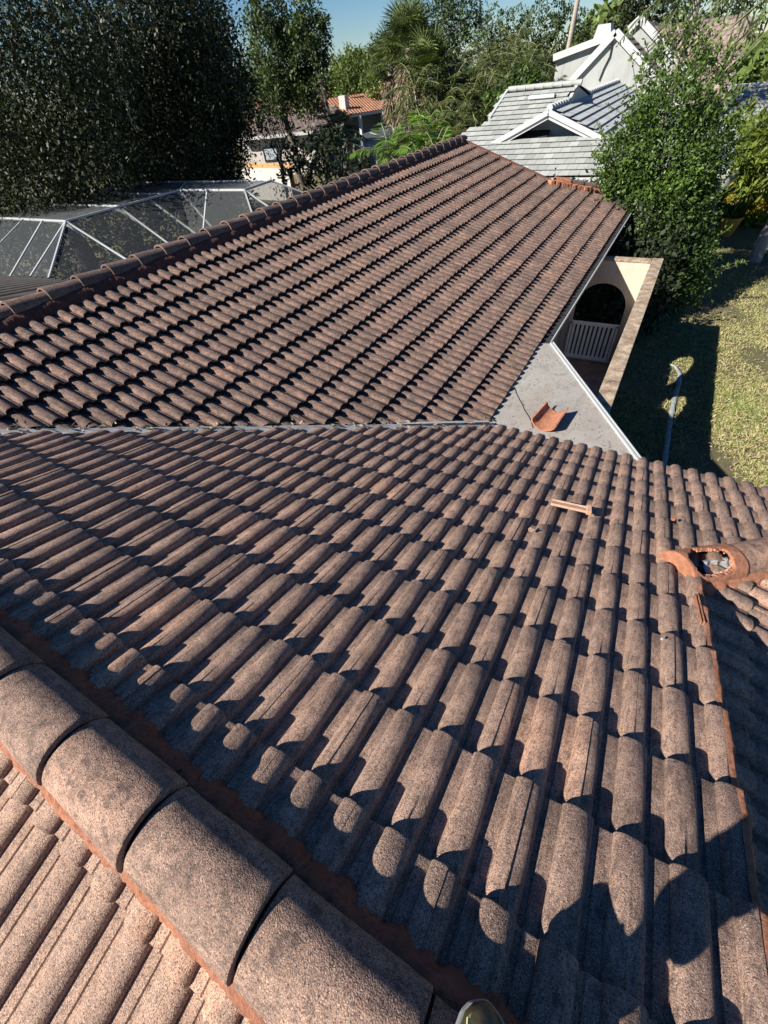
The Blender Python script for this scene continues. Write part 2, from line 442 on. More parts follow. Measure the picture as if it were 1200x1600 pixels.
mortar_strip('mortar', M_MORT_O, (-5.4, YR, 0), (RAKE, YR, 0), (0, -1, 0), .095, .143, zA-.050+.040, lambda p: planeA(p)-.020, seed=2, jag=.005)
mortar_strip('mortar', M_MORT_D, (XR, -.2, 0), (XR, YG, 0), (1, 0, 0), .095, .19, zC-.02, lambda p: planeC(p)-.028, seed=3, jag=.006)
# rake mortar: from the last barrel crown down to the lower slope
def rake_mortar(name, mat, pts_fn, y0, y1, seed, step=.011):
    rg = random.Random(seed); m = int((y1-y0)/step)+1; mb = MB(); cols = 8
    for i in range(m):
        y = y0+i*step; row = (y-.0889) % DP/DP
        zt = hB-TB*y+.0-.030*(1-row)+.001; zb = hD-TB*(RAKE+.03)-.07
        wv = -.010+.003*math.sin(y*21)+.003*math.sin(y*47+1)+rg.gauss(0, .001)
        prof = [(RAKE-.016+wv*.5, zt+.001), (RAKE-.004, zt+.002), (RAKE+.010+wv+rg.gauss(0, .0015), zt-.004+rg.gauss(0, .001)), (RAKE+.022+wv+rg.gauss(0, .002), zt-.020), (RAKE+.034+wv, zt-.05), (RAKE+.036, zt-.10), (RAKE+.034, (zt+zb)/2), (RAKE+.034, zb)]
        for (xx, zz) in prof:
            if zz < zb: zz = zb
            mb.v.append((xx, y, zz)); mb.t.append(.5)
    mb.f = grid_faces(cols, m); return mb.build(name, mat, house, smooth=60)
rake_mortar('rake_mortar', M_TERRA, None, YR-.02, 2.02, 5)
# gable end mortar of the wing (rake and hip)
mb = MB()
mb.beam((XR, YG+.02, zC-.06), (YG-HC, YG+.02, hC-TB*(YG-HC)-.06), .05, .13); mb.build('rake_mortar', M_MORT_D, house)
a = v3((YG-HC, YG, hC-TB*(YG-HC)-.04)); b = a+hd*2.1
mb = MB()
for i in range(46):
    t = i/45; c = a.lerp(b, t); mb.box(c+v3((.04*rc.random(), -.07-.05*rc.random(), .0)), (.10, .14+.06*rc.random(), .11+.04*rc.random()), rz=PI/4)
mb.build('mortar', M_MORT_O, house, bevel=.01)

# ---- near hip with the broken cap
hx0 = v3((.655, 2.115, hB-TB*2.115-.05)); side = v3((s2, -s2, 0))
first_end = hx0+hd*.47
# second and further whole caps (lap over the first)
for i in range(5):
    a = first_end+hd*(.40*i-.03)
    mb = half_cap(a, a+hd*.43, (0, 0, 1), .115, .125, lift0=.0, lift1=.02, seed=i+60, tint=rc.random(), n=18); mb.build('hip_tile', M_CAP, house, smooth=50)
def broken_cap():
    n, m = 41, 47; r = .132; th = .02; up = side.cross(hd).normalized(); up = up if up.z > 0 else -up
    mb = MB(); rg = random.Random(8); keep = {}
    for inner in (0, 1):
        for j in range(m):
            t = j/(m-1)
            for i in range(n):
                a = PI*i/(n-1); rr = r-inner*th
                jit = rg.gauss(0, .0012)
                mb.v.append(tuple(hx0+hd*(t*.46)+side*(math.cos(a)*(rr+jit))+up*(math.sin(a)*rr*.86))); mb.t.append(.8)
    def hole(i, j):
        t = j/(m-1); a = i/(n-1)                 # a=0 at +side (right foot)
        dx = (t-.42)/.38; dy = (a-.43)/.29
        return dx*dx+dy*dy+.16*math.sin(9*a+14*t)+.10*math.sin(31*t)-.06*math.cos(23*a) < 1
    o = n*m
    cell = {(i, j): not hole(i+.5, j+.5) for j in range(m-1) for i in range(n-1)}
    V = lambda i, j, q: q*o+j*n+i
    for (i, j), kp in cell.items():
        if not kp: continue
        mb.f.append((V(i, j, 0), V(i+1, j, 0), V(i+1, j+1, 0), V(i, j+1, 0)))
        mb.f.append((V(i, j, 1), V(i, j+1, 1), V(i+1, j+1, 1), V(i+1, j, 1)))
        for (di, dj, e) in ((-1, 0, ((i, j+1), (i, j))), (1, 0, ((i+1, j), (i+1, j+1))), (0, -1, ((i, j), (i+1, j))), (0, 1, ((i+1, j+1), (i, j+1)))):
            if not cell.get((i+di, j+dj), False):
                (a1, b1), (a2, b2) = e; mb.f.append((V(a1, b1, 0), V(a1, b1, 1), V(a2, b2, 1), V(a2, b2, 0)))
    ob = mb.build('hip_tile', M_TERRA, house, smooth=45); ob['label'] = 'broken terracotta hip tile with a jagged hole'
    # mortar plug closing its lower end
    mb = MB(); c = hx0-hd*.004
    ring = [c+side*(math.cos(PI*i/16)*.129)+up*(math.sin(PI*i/16)*.129*.86) for i in range(17)]
    ring += [c-side*.129-up*.02, c+side*.129-up*.03]
    mb.prism(ring, hd*.03); mb.build('mortar', M_TERRA, house, bevel=.003)
    # rubble along the edges of the hole and metal flashing inside
    mb = MB()
    for k in range(90):
        t = .08+.70*rg.random(); sd = rg.choice((-1, 1)); a = PI*(.43+sd*(.27+.04*rg.random())*math.sqrt(max(0, 1-((t-.42)/.38)**2)))
        p_ = hx0+hd*(t*.46)+side*(math.cos(a)*.108)+up*(math.sin(a)*.108*.86)
        s_ = rg.uniform(.005, .012); mb.box(p_, (s_, s_*rg.uniform(.6, 1.3), s_*.8), rz=rg.random()*3)
    tag(mb.build('mortar_rubble', simple('rubble', (.46, .25, .18), .95, var=.3, scale=40), house, bevel=.002), kind='stuff')
    mb = MB()
    q1 = hx0+hd*.22; q2 = hx0+hd*.44
    m_ = 12; 
    for j in range(m_+1):
        c = q1.lerp(q2, j/m_); wv = .006*math.sin(j*1.3)
        for (sx, uz) in ((-.09, -.05), (-.05, -.01), (-.02, .035), (-.005, .040), (.012, .012), (.05, -.005), (.095, -.05)):
            mb.v.append(tuple(c+side*(sx+wv)+up*(uz+wv*.7))); mb.t.append(.5)
    mb.f = grid_faces(7, m_+1); mb.build('flashing', M_BRIGHT, house, smooth=30)
broken_cap()
mortar_strip('mortar', M_TERRA, hx0+v3((0, 0, 0)), hx0+hd*2.2, side, .105, .165, 0, lambda p: hD-TB*p.x-.03, seed=14, jag=.012) if False else None
def hip_bed(sgn, seed, outer, mat):
    rg = random.Random(seed); mb = MB(); m = 110; cols = 6
    for i in range(m):
        s_ = 2.3*i/(m-1); c = hx0+hd*s_; out = outer+.010*math.sin(s_*24+seed)+.008*math.sin(s_*57)+rg.gauss(0, .002)
        for k in range(cols):
            f = k/(cols-1); off = .108+(out-.108)*f
            pt = c+side*(off*sgn); zp = (hD-TB*pt.x) if sgn > 0 else (hB-TB*pt.y)
            z = (c.z+.012)*(1-f)+(zp-.030)*f+.012*math.sin(PI*f)+rg.gauss(0, .0015)
            if k == cols-1: z -= .04
            mb.v.append((pt.x, pt.y, z)); mb.t.append(.5)
    mb.f = grid_faces(cols, m); mb.build('mortar', mat, house, smooth=60)
hip_bed(1, 3, .175, M_TERRA); hip_bed(-1, 4, .135, M_TERRA)
# gap at the rake end: narrow clay slips standing in a dark slot, and a lump of mortar running down from the plug
mb = MB()
for k, dx in enumerate((-.030, -.016)):
    mb.beam((RAKE+dx-.012, 1.62, hB-TB*1.62-.012), (RAKE+dx-.02, 1.86, hB-TB*1.86-.012), .005, .03)
mb.build('clay_slip', M_TERRA, house, bevel=.001)

# ---- valley flashing, eave boards, gutter
def alongval(t): x = -5.3+t*4.15; return v3((x, x+VAL, hB-TB*(x+VAL)))
mb = MB(); m = 60
for i in range(m+1):
    c = alongval(i/m); wv = .003*math.sin(i*1.7)
    for (o_, z_) in ((-.085, -.065), (-.02, -.03), (-.014+wv, -.010), (.008+wv, -.009), (.016, -.03), (.085, -.065)):
        mb.v.append((c.x+o_*s2*1.0, c.y-o_*s2, c.z+z_)); mb.t.append(.5)
mb.f = grid_faces(6, m+1); mb.build('valley_flashing', M_FLASH, house, smooth=30)
# loose upturned end of the flashing near the eave
mb = MB(); a = alongval(.80)+v3((0, 0, .01)); b = alongval(.985)+v3((.02, 0, .03)); mb.beam(a, b, .05, .006, up=(0, .4, 1)); mb.build('valley_flashing', M_METAL, house)
EZ = 2.42
mb = MB()
mb.beam((4.07-VAL-.3, 4.02, EZ-.02), (3.0, 4.02, EZ-.02), .03, .17)
mb.beam((-1.28, 4.1, EZ-.02), (-1.28, 15.6, EZ-.02), .03, .17)
mb.build('fascia', simple('fascia_dark', (.12, .09, .075), .8), house)
mb = MB(); gy0, gy1 = 6.45, 15.6; gx = -1.265; gw = .19; gz = 2.50
prof = [(0, 0), (0, -.11), (gw-.02, -.11), (gw, -.03), (gw, 0), (gw-.016, .0), (gw-.016, -.012)]
for yy in (gy0, gy1):
    for (a_, b_) in prof: mb.v.append((gx+a_, yy, gz+b_)); mb.t.append(.5)
mb.f = [(i, i+1, 7+i+1, 7+i) for i in range(6)]
mb.build('gutter', M_METAL, house)
mb = MB(); mb.box((gx+.078, (gy0+gy1)/2, gz-.055), (.155, gy1-gy0-.02, .05)); mb.build('gutter_dark_strip', M_DECK, house)  # dark strip laid in the gutter so it reads as a black gap
for i in range(12): mb = MB(); yy = 6.7+i*.78; mb.beam((gx+.01, yy, gz-.005), (gx+gw-.01, yy, gz-.005), .02, .004); mb.build('gutter_strap', M_DARK, house)
# concrete porch slab between the wings, with metal edge and saw-cut groove
ca, cb = v3((-1.08, 6.42, 2.49)), v3((.40, 4.10, 2.49)); cdir = (cb-ca).normalized()
cb2 = ca+cdir*3.0
mb = MB(); mb.prism([(-1.5, 3.2, 2.33), (-1.5, 6.3, 2.33), (-1.12, 6.42, 2.33), (ca.x-.01, ca.y, 2.33), (cb2.x, cb2.y, 2.33), (.6, 3.2, 2.33)], (0, 0, .15))
mb.build('porch_slab', M_CONC, house)
mb = MB(); nrm = v3((-cdir.y, cdir.x, 0)); nrm = nrm if nrm.x > 0 else -nrm
mb.beam(ca+v3((0, 0, .003)), cb2+v3((0, 0, .003)), .02, .025)
mb.beam(ca+nrm*.035+v3((0, 0, -.03)), cb2+nrm*.035+v3((0, 0, -.03)), .012, .10)
mb.beam(ca+nrm*.075+v3((0, 0, -.055)), cb2+nrm*.075+v3((0, 0, -.055)), .014, .02)
mb.build('porch_edge_trim', M_METAL, house)
mb = MB(); g0 = at(800, 600, z=2.483); g1_ = at(834, 668, z=2.483)
pts = [g0.lerp(g1_, i/8)+v3((.008*math.sin(i*2.1), .01*math.sin(i*1.3), 0)) for i in range(9)]
for a_, b_ in zip(pts[:-1], pts[1:]): mb.beam(a_, b_, .009, .003)
mb.build('joint_line', M_DARK, house)
# walls below the eaves
mb = MB()
mb.box((-2.9, 3.75/2, 1.2), (8.9-1.2, .2, 2.4)) if False else None
mb.prism([(-1.72, 3.4, 0), (-1.72, 15.4, 0), (-9.9, 15.4, 0), (-9.9, -3, 0), (-1.72, -3, 0)], (0, 0, 2.38))
mb.prism([(-1.7, 3.4, 0), (2.9, 3.4, 0), (2.9, -3, 0), (-1.7, -3, 0)], (0, 0, 2.36))
mb.build('wall', M_CREAM, house)
mb = MB()
mb.prism([(XR-3.6, YG-.15, 2.2), (XR+3.6, YG-.15, 2.2), (XR, YG-.15, zC-.18)], (0, .1, 0)); mb.build('gable_wall', M_CREAM, house)

# ------------------------------------------------------------------ courtyard wall with arches and its gate
cw = empty('courtyard_wall', 'cream stucco courtyard wall with arched openings and a lichen stained top, beside the lawn', 'wall')
WT = 2.30
def arch_wall(mb, org, U, T, length, height, thick, openings, sill=0.):
    """wall in the plane U x Z starting at org; openings = (centre, halfwidth, bottom, spring)"""
    org = v3(org); U = v3(U); T = v3(T); Z = v3((0, 0, 1)); x = 0
    def quadbox(x0, x1, z0, z1):
        mb.box(org+U*((x0+x1)/2)+Z*((z0+z1)/2)+T*(thick/2), (x1-x0, thick, z1-z0), U=U, V=T, W=Z)
    for (c, hw, b, sp) in openings:
        if c-hw > x: quadbox(x, c-hw, 0, height)
        if b > 0: quadbox(c-hw, c+hw, 0, b)
        n = 20
        for i in range(n):
            a0 = PI*(1-i/n); a1 = PI*(1-(i+1)/n)
            p = [(c+hw*math.cos(a0), sp+hw*math.sin(a0)), (c+hw*math.cos(a1), sp+hw*math.sin(a1)), (c+hw*math.cos(a1), height), (c+hw*math.cos(a0), height)]
            mb.prism([org+U*a_+Z*b_ for a_, b_ in p], T*thick)
        x = c+hw
    if length > x: quadbox(x, length, 0, height)
mb = MB()
arch_wall(mb, (-.185, 4.6, 0), (0, 1, 0), (1, 0, 0), 6.72, WT-.03, .17, [(2.98, .70, .1, 1.22), (4.90, .74, .1, 1.20)])
arch_wall(mb, (-1.72, 11.13, 0), (1, 0, 0), (0, 1, 0), 1.535, WT-.03, .17, [(.765, .545, .02, 1.28)])
mb.build('wall_panel', M_CREAM, cw)
mb = MB(); mb.box((-.10, 7.9, WT-.005), (.21, 6.84, .05)); mb.build('wall_cap', M_LICH, cw, bevel=.006)
mb = MB(); mb.box((-.96, 11.215, WT-.008), (1.5, .20, .045)); mb.build('wall_cap', M_LICH, cw, bevel=.006)
gt = empty('slatted_gate', 'white slatted gate standing in the arch of the courtyard wall', 'gate')
gx0, gx1, gyy = -1.49, -.42, 11.10
mb = MB(); mb.beam((gx0, gyy, .93), (gx1, gyy, .93), .05, .07); mb.beam((gx0, gyy, .10), (gx1, gyy, .10), .05, .08)
mb.beam((gx0+.02, gyy, .1), (gx0+.02, gyy, .95), .05, .05); mb.beam((gx1-.02, gyy, .1), (gx1-.02, gyy, .95), .05, .05); mb.build('gate_frame', M_GATE, gt)
for i in range(10):
    xx = gx0+.09+(gx1-gx0-.18)*i/9; mb = MB(); mb.box((xx, gyy, .515), (.058, .022, .76)); mb.build('slat', M_GATE, gt)

# ------------------------------------------------------------------ ground
def ground_mat():
    q = NT('lawn_soil')
    col = q.ramp(q.noise(.9, 8, .7), [(.3, (.06, .05, .028)), (.45, (.13, .11, .055)), (.58, (.09, .10, .032)), (.72, (.20, .165, .10))])
    col = q.mix(q.ramp(q.noise(22, 6, .75), [(.40, .6), (.60, 0.)]), col, (.09, .08, .035))
    col = q.mix(q.ramp(q.noise(40, 5, .8), [(.55, 0.), (.68, .8)]), col, (.27, .22, .13))
    q.base(col, 1.0); q.bump(q.noise(60, 5, .8), 1.0, .03); return q.m
mb = MB(); mb.add([(-900, -300, 0), (900, -300, 0), (900, 1500, 0), (-900, 1500, 0)], [(0, 1, 2, 3)])
g = mb.build('lawn', ground_mat()); tag(g, kind='structure')
mb = MB(); mb.add([(-1.72, 3.4, .02), (-.19, 3.4, .02), (-.19, 11.1, .02), (-1.72, 11.1, .02)], [(0, 1, 2, 3)])
g = mb.build('courtyard_paving', M_PAVE); tag(g, kind='structure')

def leaf_mat(name, lo, hi, trans=.25, rough=.45, spec=.28):
    rough = rough+.14
    q = NT(name)
    t = q.attr(); col = q.ramp(t, [(0, lo), (.75, hi), (1, tuple(v3(hi)*1.45))])
    q.base(col, rough, spec=spec)
    tr = q.n('ShaderNodeBsdfTranslucent'); q.l(q.mix(1, col, (1.2, 1.3, .5), 'MULTIPLY'), tr.inputs[0])
    mx = q.n('ShaderNodeMixShader'); mx.inputs[0].default_value = trans
    out = q.t.nodes['Material Output']; q.l(q.b.outputs[0], mx.inputs[1]); q.l(tr.outputs[0], mx.inputs[2]); q.l(mx.outputs[0], out.inputs[0])
    return q.m
def quads_object(name, V, T, mat, parent=None, nper=4):
    """V: (n, nper, 3) array of separate polygons"""
    n = V.shape[0]; me = bpy.data.meshes.new(name)
    me.vertices.add(n*nper); me.vertices.foreach_set('co', V.astype(np.float32).ravel())
    me.loops.add(n*nper); me.loops.foreach_set('vertex_index', np.arange(n*nper, dtype=np.int32))
    me.polygons.add(n); me.polygons.foreach_set('loop_start', np.arange(0, n*nper, nper, dtype=np.int32))
    try: me.polygons.foreach_set('loop_total', np.full(n, nper, np.int32))
    except Exception: pass
    a = me.attributes.new('tint', 'FLOAT', 'POINT'); a.data.foreach_set('value', np.repeat(T.astype(np.float32), nper))
    me.update(calc_edges=True); me.materials.append(mat)
    o = bpy.data.objects.new(name, me); return link(o, parent)
def unit(a): return a/np.maximum(np.linalg.norm(a, axis=-1, keepdims=True), 1e-9)
def leaves(C, D, L, W, N=None):
    """diamond leaves at C with direction D, length L, width W"""
    n = len(C); D = unit(D)
    if N is None: N = RNG.normal(size=(n, 3))
    S = unit(np.cross(D, N)); L = np.broadcast_to(L, (n,))[:, None]; W = np.broadcast_to(W, (n,))[:, None]
    return np.stack([C, C+D*L*.5+S*W*.5, C+D*L, C+D*L*.5-S*W*.5], 1)
def crown_points(blobs, dens, spread=.16, shell=.62, clump=14):
    """blobs: (centre, radii); leaf centres gathered in clumps on irregular shells"""
    out = []; ti = []; nrm = []
    for c, r in blobs:
        r = np.array(r if hasattr(r, '__len__') else (r, r, r), float); area = (r[0]*r[1]+r[1]*r[2]+r[0]*r[2])/3*12.5
        n = max(3, int(area*dens/clump))
        d = unit(RNG.normal(size=(n, 3))); rr = shell+(1.08-shell)*RNG.random(n)**.55
        cc = np.array(c)+d*rr[:, None]*r
        tt = RNG.random(n)*(.45+.65*RNG.random())
        k = RNG.normal(size=(n, clump, 3))*spread*np.minimum(1.6, r.mean()*.8)
        p = (cc[:, None, :]+k).reshape(-1, 3)
        out.append(p); ti.append(np.clip(np.repeat(tt**1.3, clump)*.72+RNG.random(n*clump)*.3, 0, 1)); nrm.append(np.repeat(d, clump, 0))
    return np.concatenate(out), np.concatenate(ti), np.concatenate(nrm)
def crown(name, blobs, dens, leaf, mat, parent, spread=.16, shell=.62, clump=14, droop=0., aspect=.5):
    C, T, D = crown_points(blobs, dens, spread, shell, clump)
    n = len(C); dr = RNG.normal(size=(n, 3))*.8+D*.6; dr[:, 2] -= droop
    nn = RNG.normal(size=(n, 3))*.7+D*.5+np.array([0, 0, .9])
    sz = leaf*(.6+.8*RNG.random(n))
    return quads_object(name, leaves(C, dr, sz, sz*aspect, nn), T, mat, parent)
M_BARK = simple('bark', (.115, .095, .075), .95, var=.4, scale=12, bump=.8)
M_BARKP = simple('palm_bark', (.33, .29, .24), .95, var=.35, scale=14, bump=.6)
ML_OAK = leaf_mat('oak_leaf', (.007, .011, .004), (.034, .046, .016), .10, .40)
ML_OAK2 = leaf_mat('oak_leaf_bluish', (.022, .036, .014), (.075, .11, .035), .2, .45)
ML_SHRUB = leaf_mat('shrub_leaf', (.013, .030, .006), (.080, .140, .024), .22, .34)
ML_YEL = leaf_mat('yellow_green_leaf', (.06, .095, .012), (.22, .27, .05), .35, .45)
ML_FAR = leaf_mat('far_leaf', (.03, .05, .015), (.14, .19, .05), .25, .6)
ML_PALM = leaf_mat('palm_leaf', (.022, .034, .012), (.13, .17, .06), .2, .35)
ML_PALMY = leaf_mat('palm_leaf_pale', (.05, .06, .02), (.24, .25, .10), .25, .35)
ML_PALMO = leaf_mat('palm_leaf_deep', (.014, .024, .008), (.075, .10, .03), .2, .35)
ML_PALMB = leaf_mat('bright_palm_leaf', (.045, .09, .012), (.15, .26, .04), .3, .35)
ML_DEAD = leaf_mat('dead_frond', (.05, .04, .026), (.26, .21, .14), .1, .7)
ML_MOSS = leaf_mat('hanging_moss', (.10, .11, .08), (.26, .27, .20), .2, .9)
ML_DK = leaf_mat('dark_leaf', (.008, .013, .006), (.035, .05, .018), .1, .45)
ML_CROT = leaf_mat('croton_leaf', (.14, .15, .012), (.50, .33, .04), .3, .4)

def shoots(B, n, length, leaf):
    P_ = []; D_ = []; st = MB()
    for _ in range(n):
        c, r = random.choice(B); d = unit(RNG.normal(size=3)); d[2] = abs(d[2])*.8+.1; p0 = np.array(c)+d*np.array(r)*.9; e = unit(d+np.array([0, 0, .35]))*length*random.uniform(.4, 1.1)
        m_ = int(26*length); t = RNG.random(m_); pp = p0+e*t[:, None]; dd = RNG.normal(size=(m_, 3))+unit(e)*.8; P_.append(pp); D_.append(dd); st.tube([v3(p0-e*.3), v3(p0+e)], [.010, .004], 4, caps=False)
    P_ = np.concatenate(P_); D_ = np.concatenate(D_); return leaves(P_, D_, leaf*(.7+.6*RNG.random(len(P_))), leaf*.5), st
def pix_blobs(lst, Y0):
    """(px, py, radius px, depth offset[, vertical stretch]) -> ellipsoids at their own distance"""
    out = []
    for b in lst:
        px, py, r, dy = b[:4]; vs_ = b[4] if len(b) > 4 else 1.
        p = at(px, py, y=Y0+dy); d = (p-v3((0, 0, CZ))); dep = float(np.dot(R3[:, 2], np.array([d.x, d.y, d.z]))); rr = r*dep/FPX
        # off-axis circles look stretched, so use the distance-corrected radius
        out.append((np.array(p), (rr, rr, rr*vs_)))
    return out
def trunk(mb, base, top, r0, r1, bend=.15, n=7, seg=8):
    base = v3(base); top = v3(top); rg = random
    pts = [base.lerp(top, i/seg)+v3((rg.gauss(0, bend)*math.sin(PI*i/seg), rg.gauss(0, bend)*math.sin(PI*i/seg), 0)) for i in range(seg+1)]
    mb.tube(pts, [r0+(r1-r0)*(i/seg) + (.25*r0 if i == 0 else 0) for i in range(seg+1)], n); return pts
def tree(name, label, cat, blobs, base, dens, leaf, lm, r0=.25, group=None, limbs=5, moss=0, shoot=None, sparse=None, **kw):
    t = empty(name, label, cat, group); base = v3(base); t.location = base
    cs = [v3(b[0]) for b in blobs]; cen = sum(cs, v3((0, 0, 0)))/len(cs)
    inv = base
    B = [(b[0]-np.array(base), b[1]) for b in blobs]
    crown('crown', B, dens, leaf, lm, t, **kw)
    if sparse:
        B2 = [(b[0]-np.array(base), b[1]) for b in sparse]; crown('upper_crown', B2, dens*.36, leaf, lm, t, **dict(kw, spread=.22, clump=26)); B = B+B2
    mb = MB(); cl = cen-base; fork = v3((cl.x*.5, cl.y*.5, max(.6, cl.z*.55)))
    trunk(mb, (0, 0, -.1), fork, r0, r0*.6, bend=r0*.3)
    for b in random.sample(B, min(limbs, len(B))): trunk(mb, fork, v3(b[0]), r0*.5, r0*.1, bend=r0*.8, n=5, seg=6)
    mb.build('trunk', M_BARK, t, smooth=60, fix=False)
    if shoot:
        q_, st_ = shoots(B, *shoot); quads_object('young_shoots', q_, RNG.random(len(q_))*.4+.6, lm, t); tag(st_.build('twigs', M_BARK, t, fix=False), kind='stuff')
    if moss:
        pts = []; tt = []
        for c, r in B:
            for k in range(moss):
                p = np.array(c)+unit(RNG.normal(size=3))*np.array(r)*.95; ln = random.uniform(.5, 1.6)
                m_ = int(ln*22); z = np.linspace(0, -ln, m_)
                q_ = p+np.stack([RNG.normal(size=m_)*.05, RNG.normal(size=m_)*.05, z], 1); pts.append(q_); tt.append(np.full(m_, random.random()))
        pts = np.concatenate(pts); tt = np.concatenate(tt); d = RNG.normal(size=(len(pts), 3))*.35; d[:, 2] -= 1
        quads_object('moss', leaves(pts, d, .16, .035), tt, ML_MOSS, t)
    return t

def pinnate_frond(base, az, el, length, droop, nl=26, ll=.45, lw=.035, curl=.5):
    """returns leaflets and rachis points"""
    t = np.linspace(0, 1, nl); d0 = np.array([math.cos(az)*math.cos(el), math.sin(az)*math.cos(el), math.sin(el)])
    hor = np.array([math.cos(az), math.sin(az), 0])
    P_ = np.array(base)+d0*length*t[:, None]+np.array([0, 0, -1.])*(droop*length*t**2)[:, None]
    T_ = unit(np.gradient(P_, axis=0)); side = unit(np.cross(T_, np.array([0, 0, 1.])))
    out = []; L = ll*np.sin(np.clip(t*PI*.93+.18, 0, PI))**.7
    for s_ in (-1, 1):
        D = side*s_*1.0+T_*.75+np.array([0, 0, -curl]); D = D+RNG.normal(size=D.shape)*.08
        out.append(leaves(P_[2:], D[2:], L[2:], lw, np.array([0, 0, 1.])+RNG.normal(size=(nl-2, 3))*.35))
    return np.concatenate(out), P_
def fan_frond(base, az, el, pet, rad_, nb=20, droop=.3, lw=.05):
    d0 = np.array([math.cos(az)*math.cos(el), math.sin(az)*math.cos(el), math.sin(el)]); c = np.array(base)+d0*pet
    side = unit(np.cross(d0, np.array([0, 0, 1.]))); up = np.cross(side, d0)
    a = np.linspace(-1.9, 1.9, nb); D = np.cos(a)[:, None]*d0+np.sin(a)[:, None]*side+up*.15
    m1 = leaves(np.repeat(c[None], nb, 0), D, rad_*.75, lw*1.5, np.repeat(up[None], nb, 0))
    tips = c+unit(D)*rad_*.55; D2 = D.copy(); D2[:, 2] -= droop*1.5
    m2 = leaves(tips, D2, rad_*.6, lw, np.repeat(up[None], nb, 0)+RNG.normal(size=(nb, 3))*.3)
    return np.concatenate([m1, m2]), [base, c]
def palm(name, label, base, height, kind='pinnate', nf=22, flen=2.0, mat=None, skirt=0, tr=.14, lean=(0, 0), group=None, stems=1, spread=0., ll=.5, lw=.05, cat='palm', seed=1):
    rg = random.Random(seed); t = empty(name, label, cat, group); t.location = base
    LV = []; LT = []; mbt = MB(); mbr = MB(); DV = []; DT = []
    for s_ in range(stems):
        bx, by = (rg.gauss(0, spread), rg.gauss(0, spread)) if stems > 1 else (0, 0)
        h = height*(rg.uniform(.6, 1.05) if stems > 1 else 1); top = v3((bx*1.7+lean[0]*h, by*1.7+lean[1]*h, h))
        trunk(mbt, (bx, by, -.1), top, tr*1.2, tr*.9, bend=.03*h/3)
        for k in range(nf):
            az = 2*PI*(k*.382+rg.random()*.12); f = (k+.5)/nf; el = 1.35-1.75*f+rg.gauss(0, .1); L_ = flen*rg.uniform(.8, 1.1)
            if kind == 'pinnate': q_, pts = pinnate_frond(top, az, el, L_, .35+.25*rg.random(), ll=ll, lw=lw)
            else: q_, pts = fan_frond(top, az, el, L_*.55, L_*.55, lw=lw)
            LV.append(q_); LT.append(np.clip(rg.random()**1.5*.7+RNG.random(len(q_))*.35, 0, 1)); mbr.tube([v3(p_) for p_ in list(pts)[::4]] if len(pts) > 4 else [v3(pts[0]), v3(pts[1])], .014, 4, caps=False)
        for k in range(skirt):
            az = rg.random()*6.283; p0 = np.array(top)+np.array([0, 0, -.1-rg.random()*1.9])
            q_, pts = fan_frond(p0, az, -.9-.5*rg.random(), flen*.35, flen*.5, nb=12, droop=.6, lw=lw)
            DV.append(q_); DT.append(RNG.random(len(q_)))
    quads_object('fronds', np.concatenate(LV), np.concatenate(LT), mat or ML_PALM, t)
    if DV: quads_object('dead_fronds', np.concatenate(DV), np.concatenate(DT), ML_DEAD, t)
    mbt.build('trunk', M_BARKP, t, smooth=60, fix=False)
    mbr.build('frond_stems', simple('frond_stem', (.13, .15, .05), .6), t, fix=False)
    return t

# ------------------------------------------------------------------ vegetation
# big live oaks on the left
def oak(label, blobs, Y, base, dens=50, leaf=.20, lm=ML_OAK, r0=.45, **kw):
    return tree('oak_tree', label, 'tree', pix_blobs(blobs, Y), base, dens, leaf, lm, r0, **kw)
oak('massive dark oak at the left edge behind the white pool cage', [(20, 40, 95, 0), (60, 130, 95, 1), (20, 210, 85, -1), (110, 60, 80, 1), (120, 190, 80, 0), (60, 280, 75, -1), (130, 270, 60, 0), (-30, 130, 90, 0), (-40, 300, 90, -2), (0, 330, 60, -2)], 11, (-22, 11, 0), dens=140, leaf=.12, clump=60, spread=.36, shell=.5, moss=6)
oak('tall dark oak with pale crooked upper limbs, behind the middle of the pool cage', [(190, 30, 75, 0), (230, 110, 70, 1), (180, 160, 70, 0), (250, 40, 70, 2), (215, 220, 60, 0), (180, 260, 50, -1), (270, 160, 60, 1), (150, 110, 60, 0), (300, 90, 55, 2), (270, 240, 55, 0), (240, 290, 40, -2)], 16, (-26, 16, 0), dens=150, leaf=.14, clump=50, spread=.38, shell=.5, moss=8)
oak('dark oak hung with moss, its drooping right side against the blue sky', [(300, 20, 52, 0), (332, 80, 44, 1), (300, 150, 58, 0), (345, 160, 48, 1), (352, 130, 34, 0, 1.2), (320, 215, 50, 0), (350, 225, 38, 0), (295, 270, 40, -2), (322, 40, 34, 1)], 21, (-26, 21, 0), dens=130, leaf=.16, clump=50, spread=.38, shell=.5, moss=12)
mb = MB()
t = None
oak('narrow upright oak left of the sky gap, with a ragged top', [(420, 18, 24, 0, 1.5), (412, 60, 28, 0, 1.5), (428, 100, 30, 0, 1.5), (405, 120, 26, 1), (435, 145, 28, 0), (440, 60, 18, 1), (410, 158, 24, 0)], 33, (-27, 33, 0), dens=80, leaf=.22, lm=ML_OAK2, r0=.3)
oak('tall leaning oak just left of the open blue sky', [(475, 22, 27, 0, 1.3), (490, 60, 24, 0, 1.2), (470, 80, 26, 0), (484, 115, 28, 0, 1.4), (462, 130, 25, 0), (478, 152, 25, 0), (500, 45, 14, 0), (462, 45, 17, 0), (492, 95, 18, 1)], 34, (-23, 34, 0), dens=80, leaf=.22, lm=ML_OAK2, r0=.3)
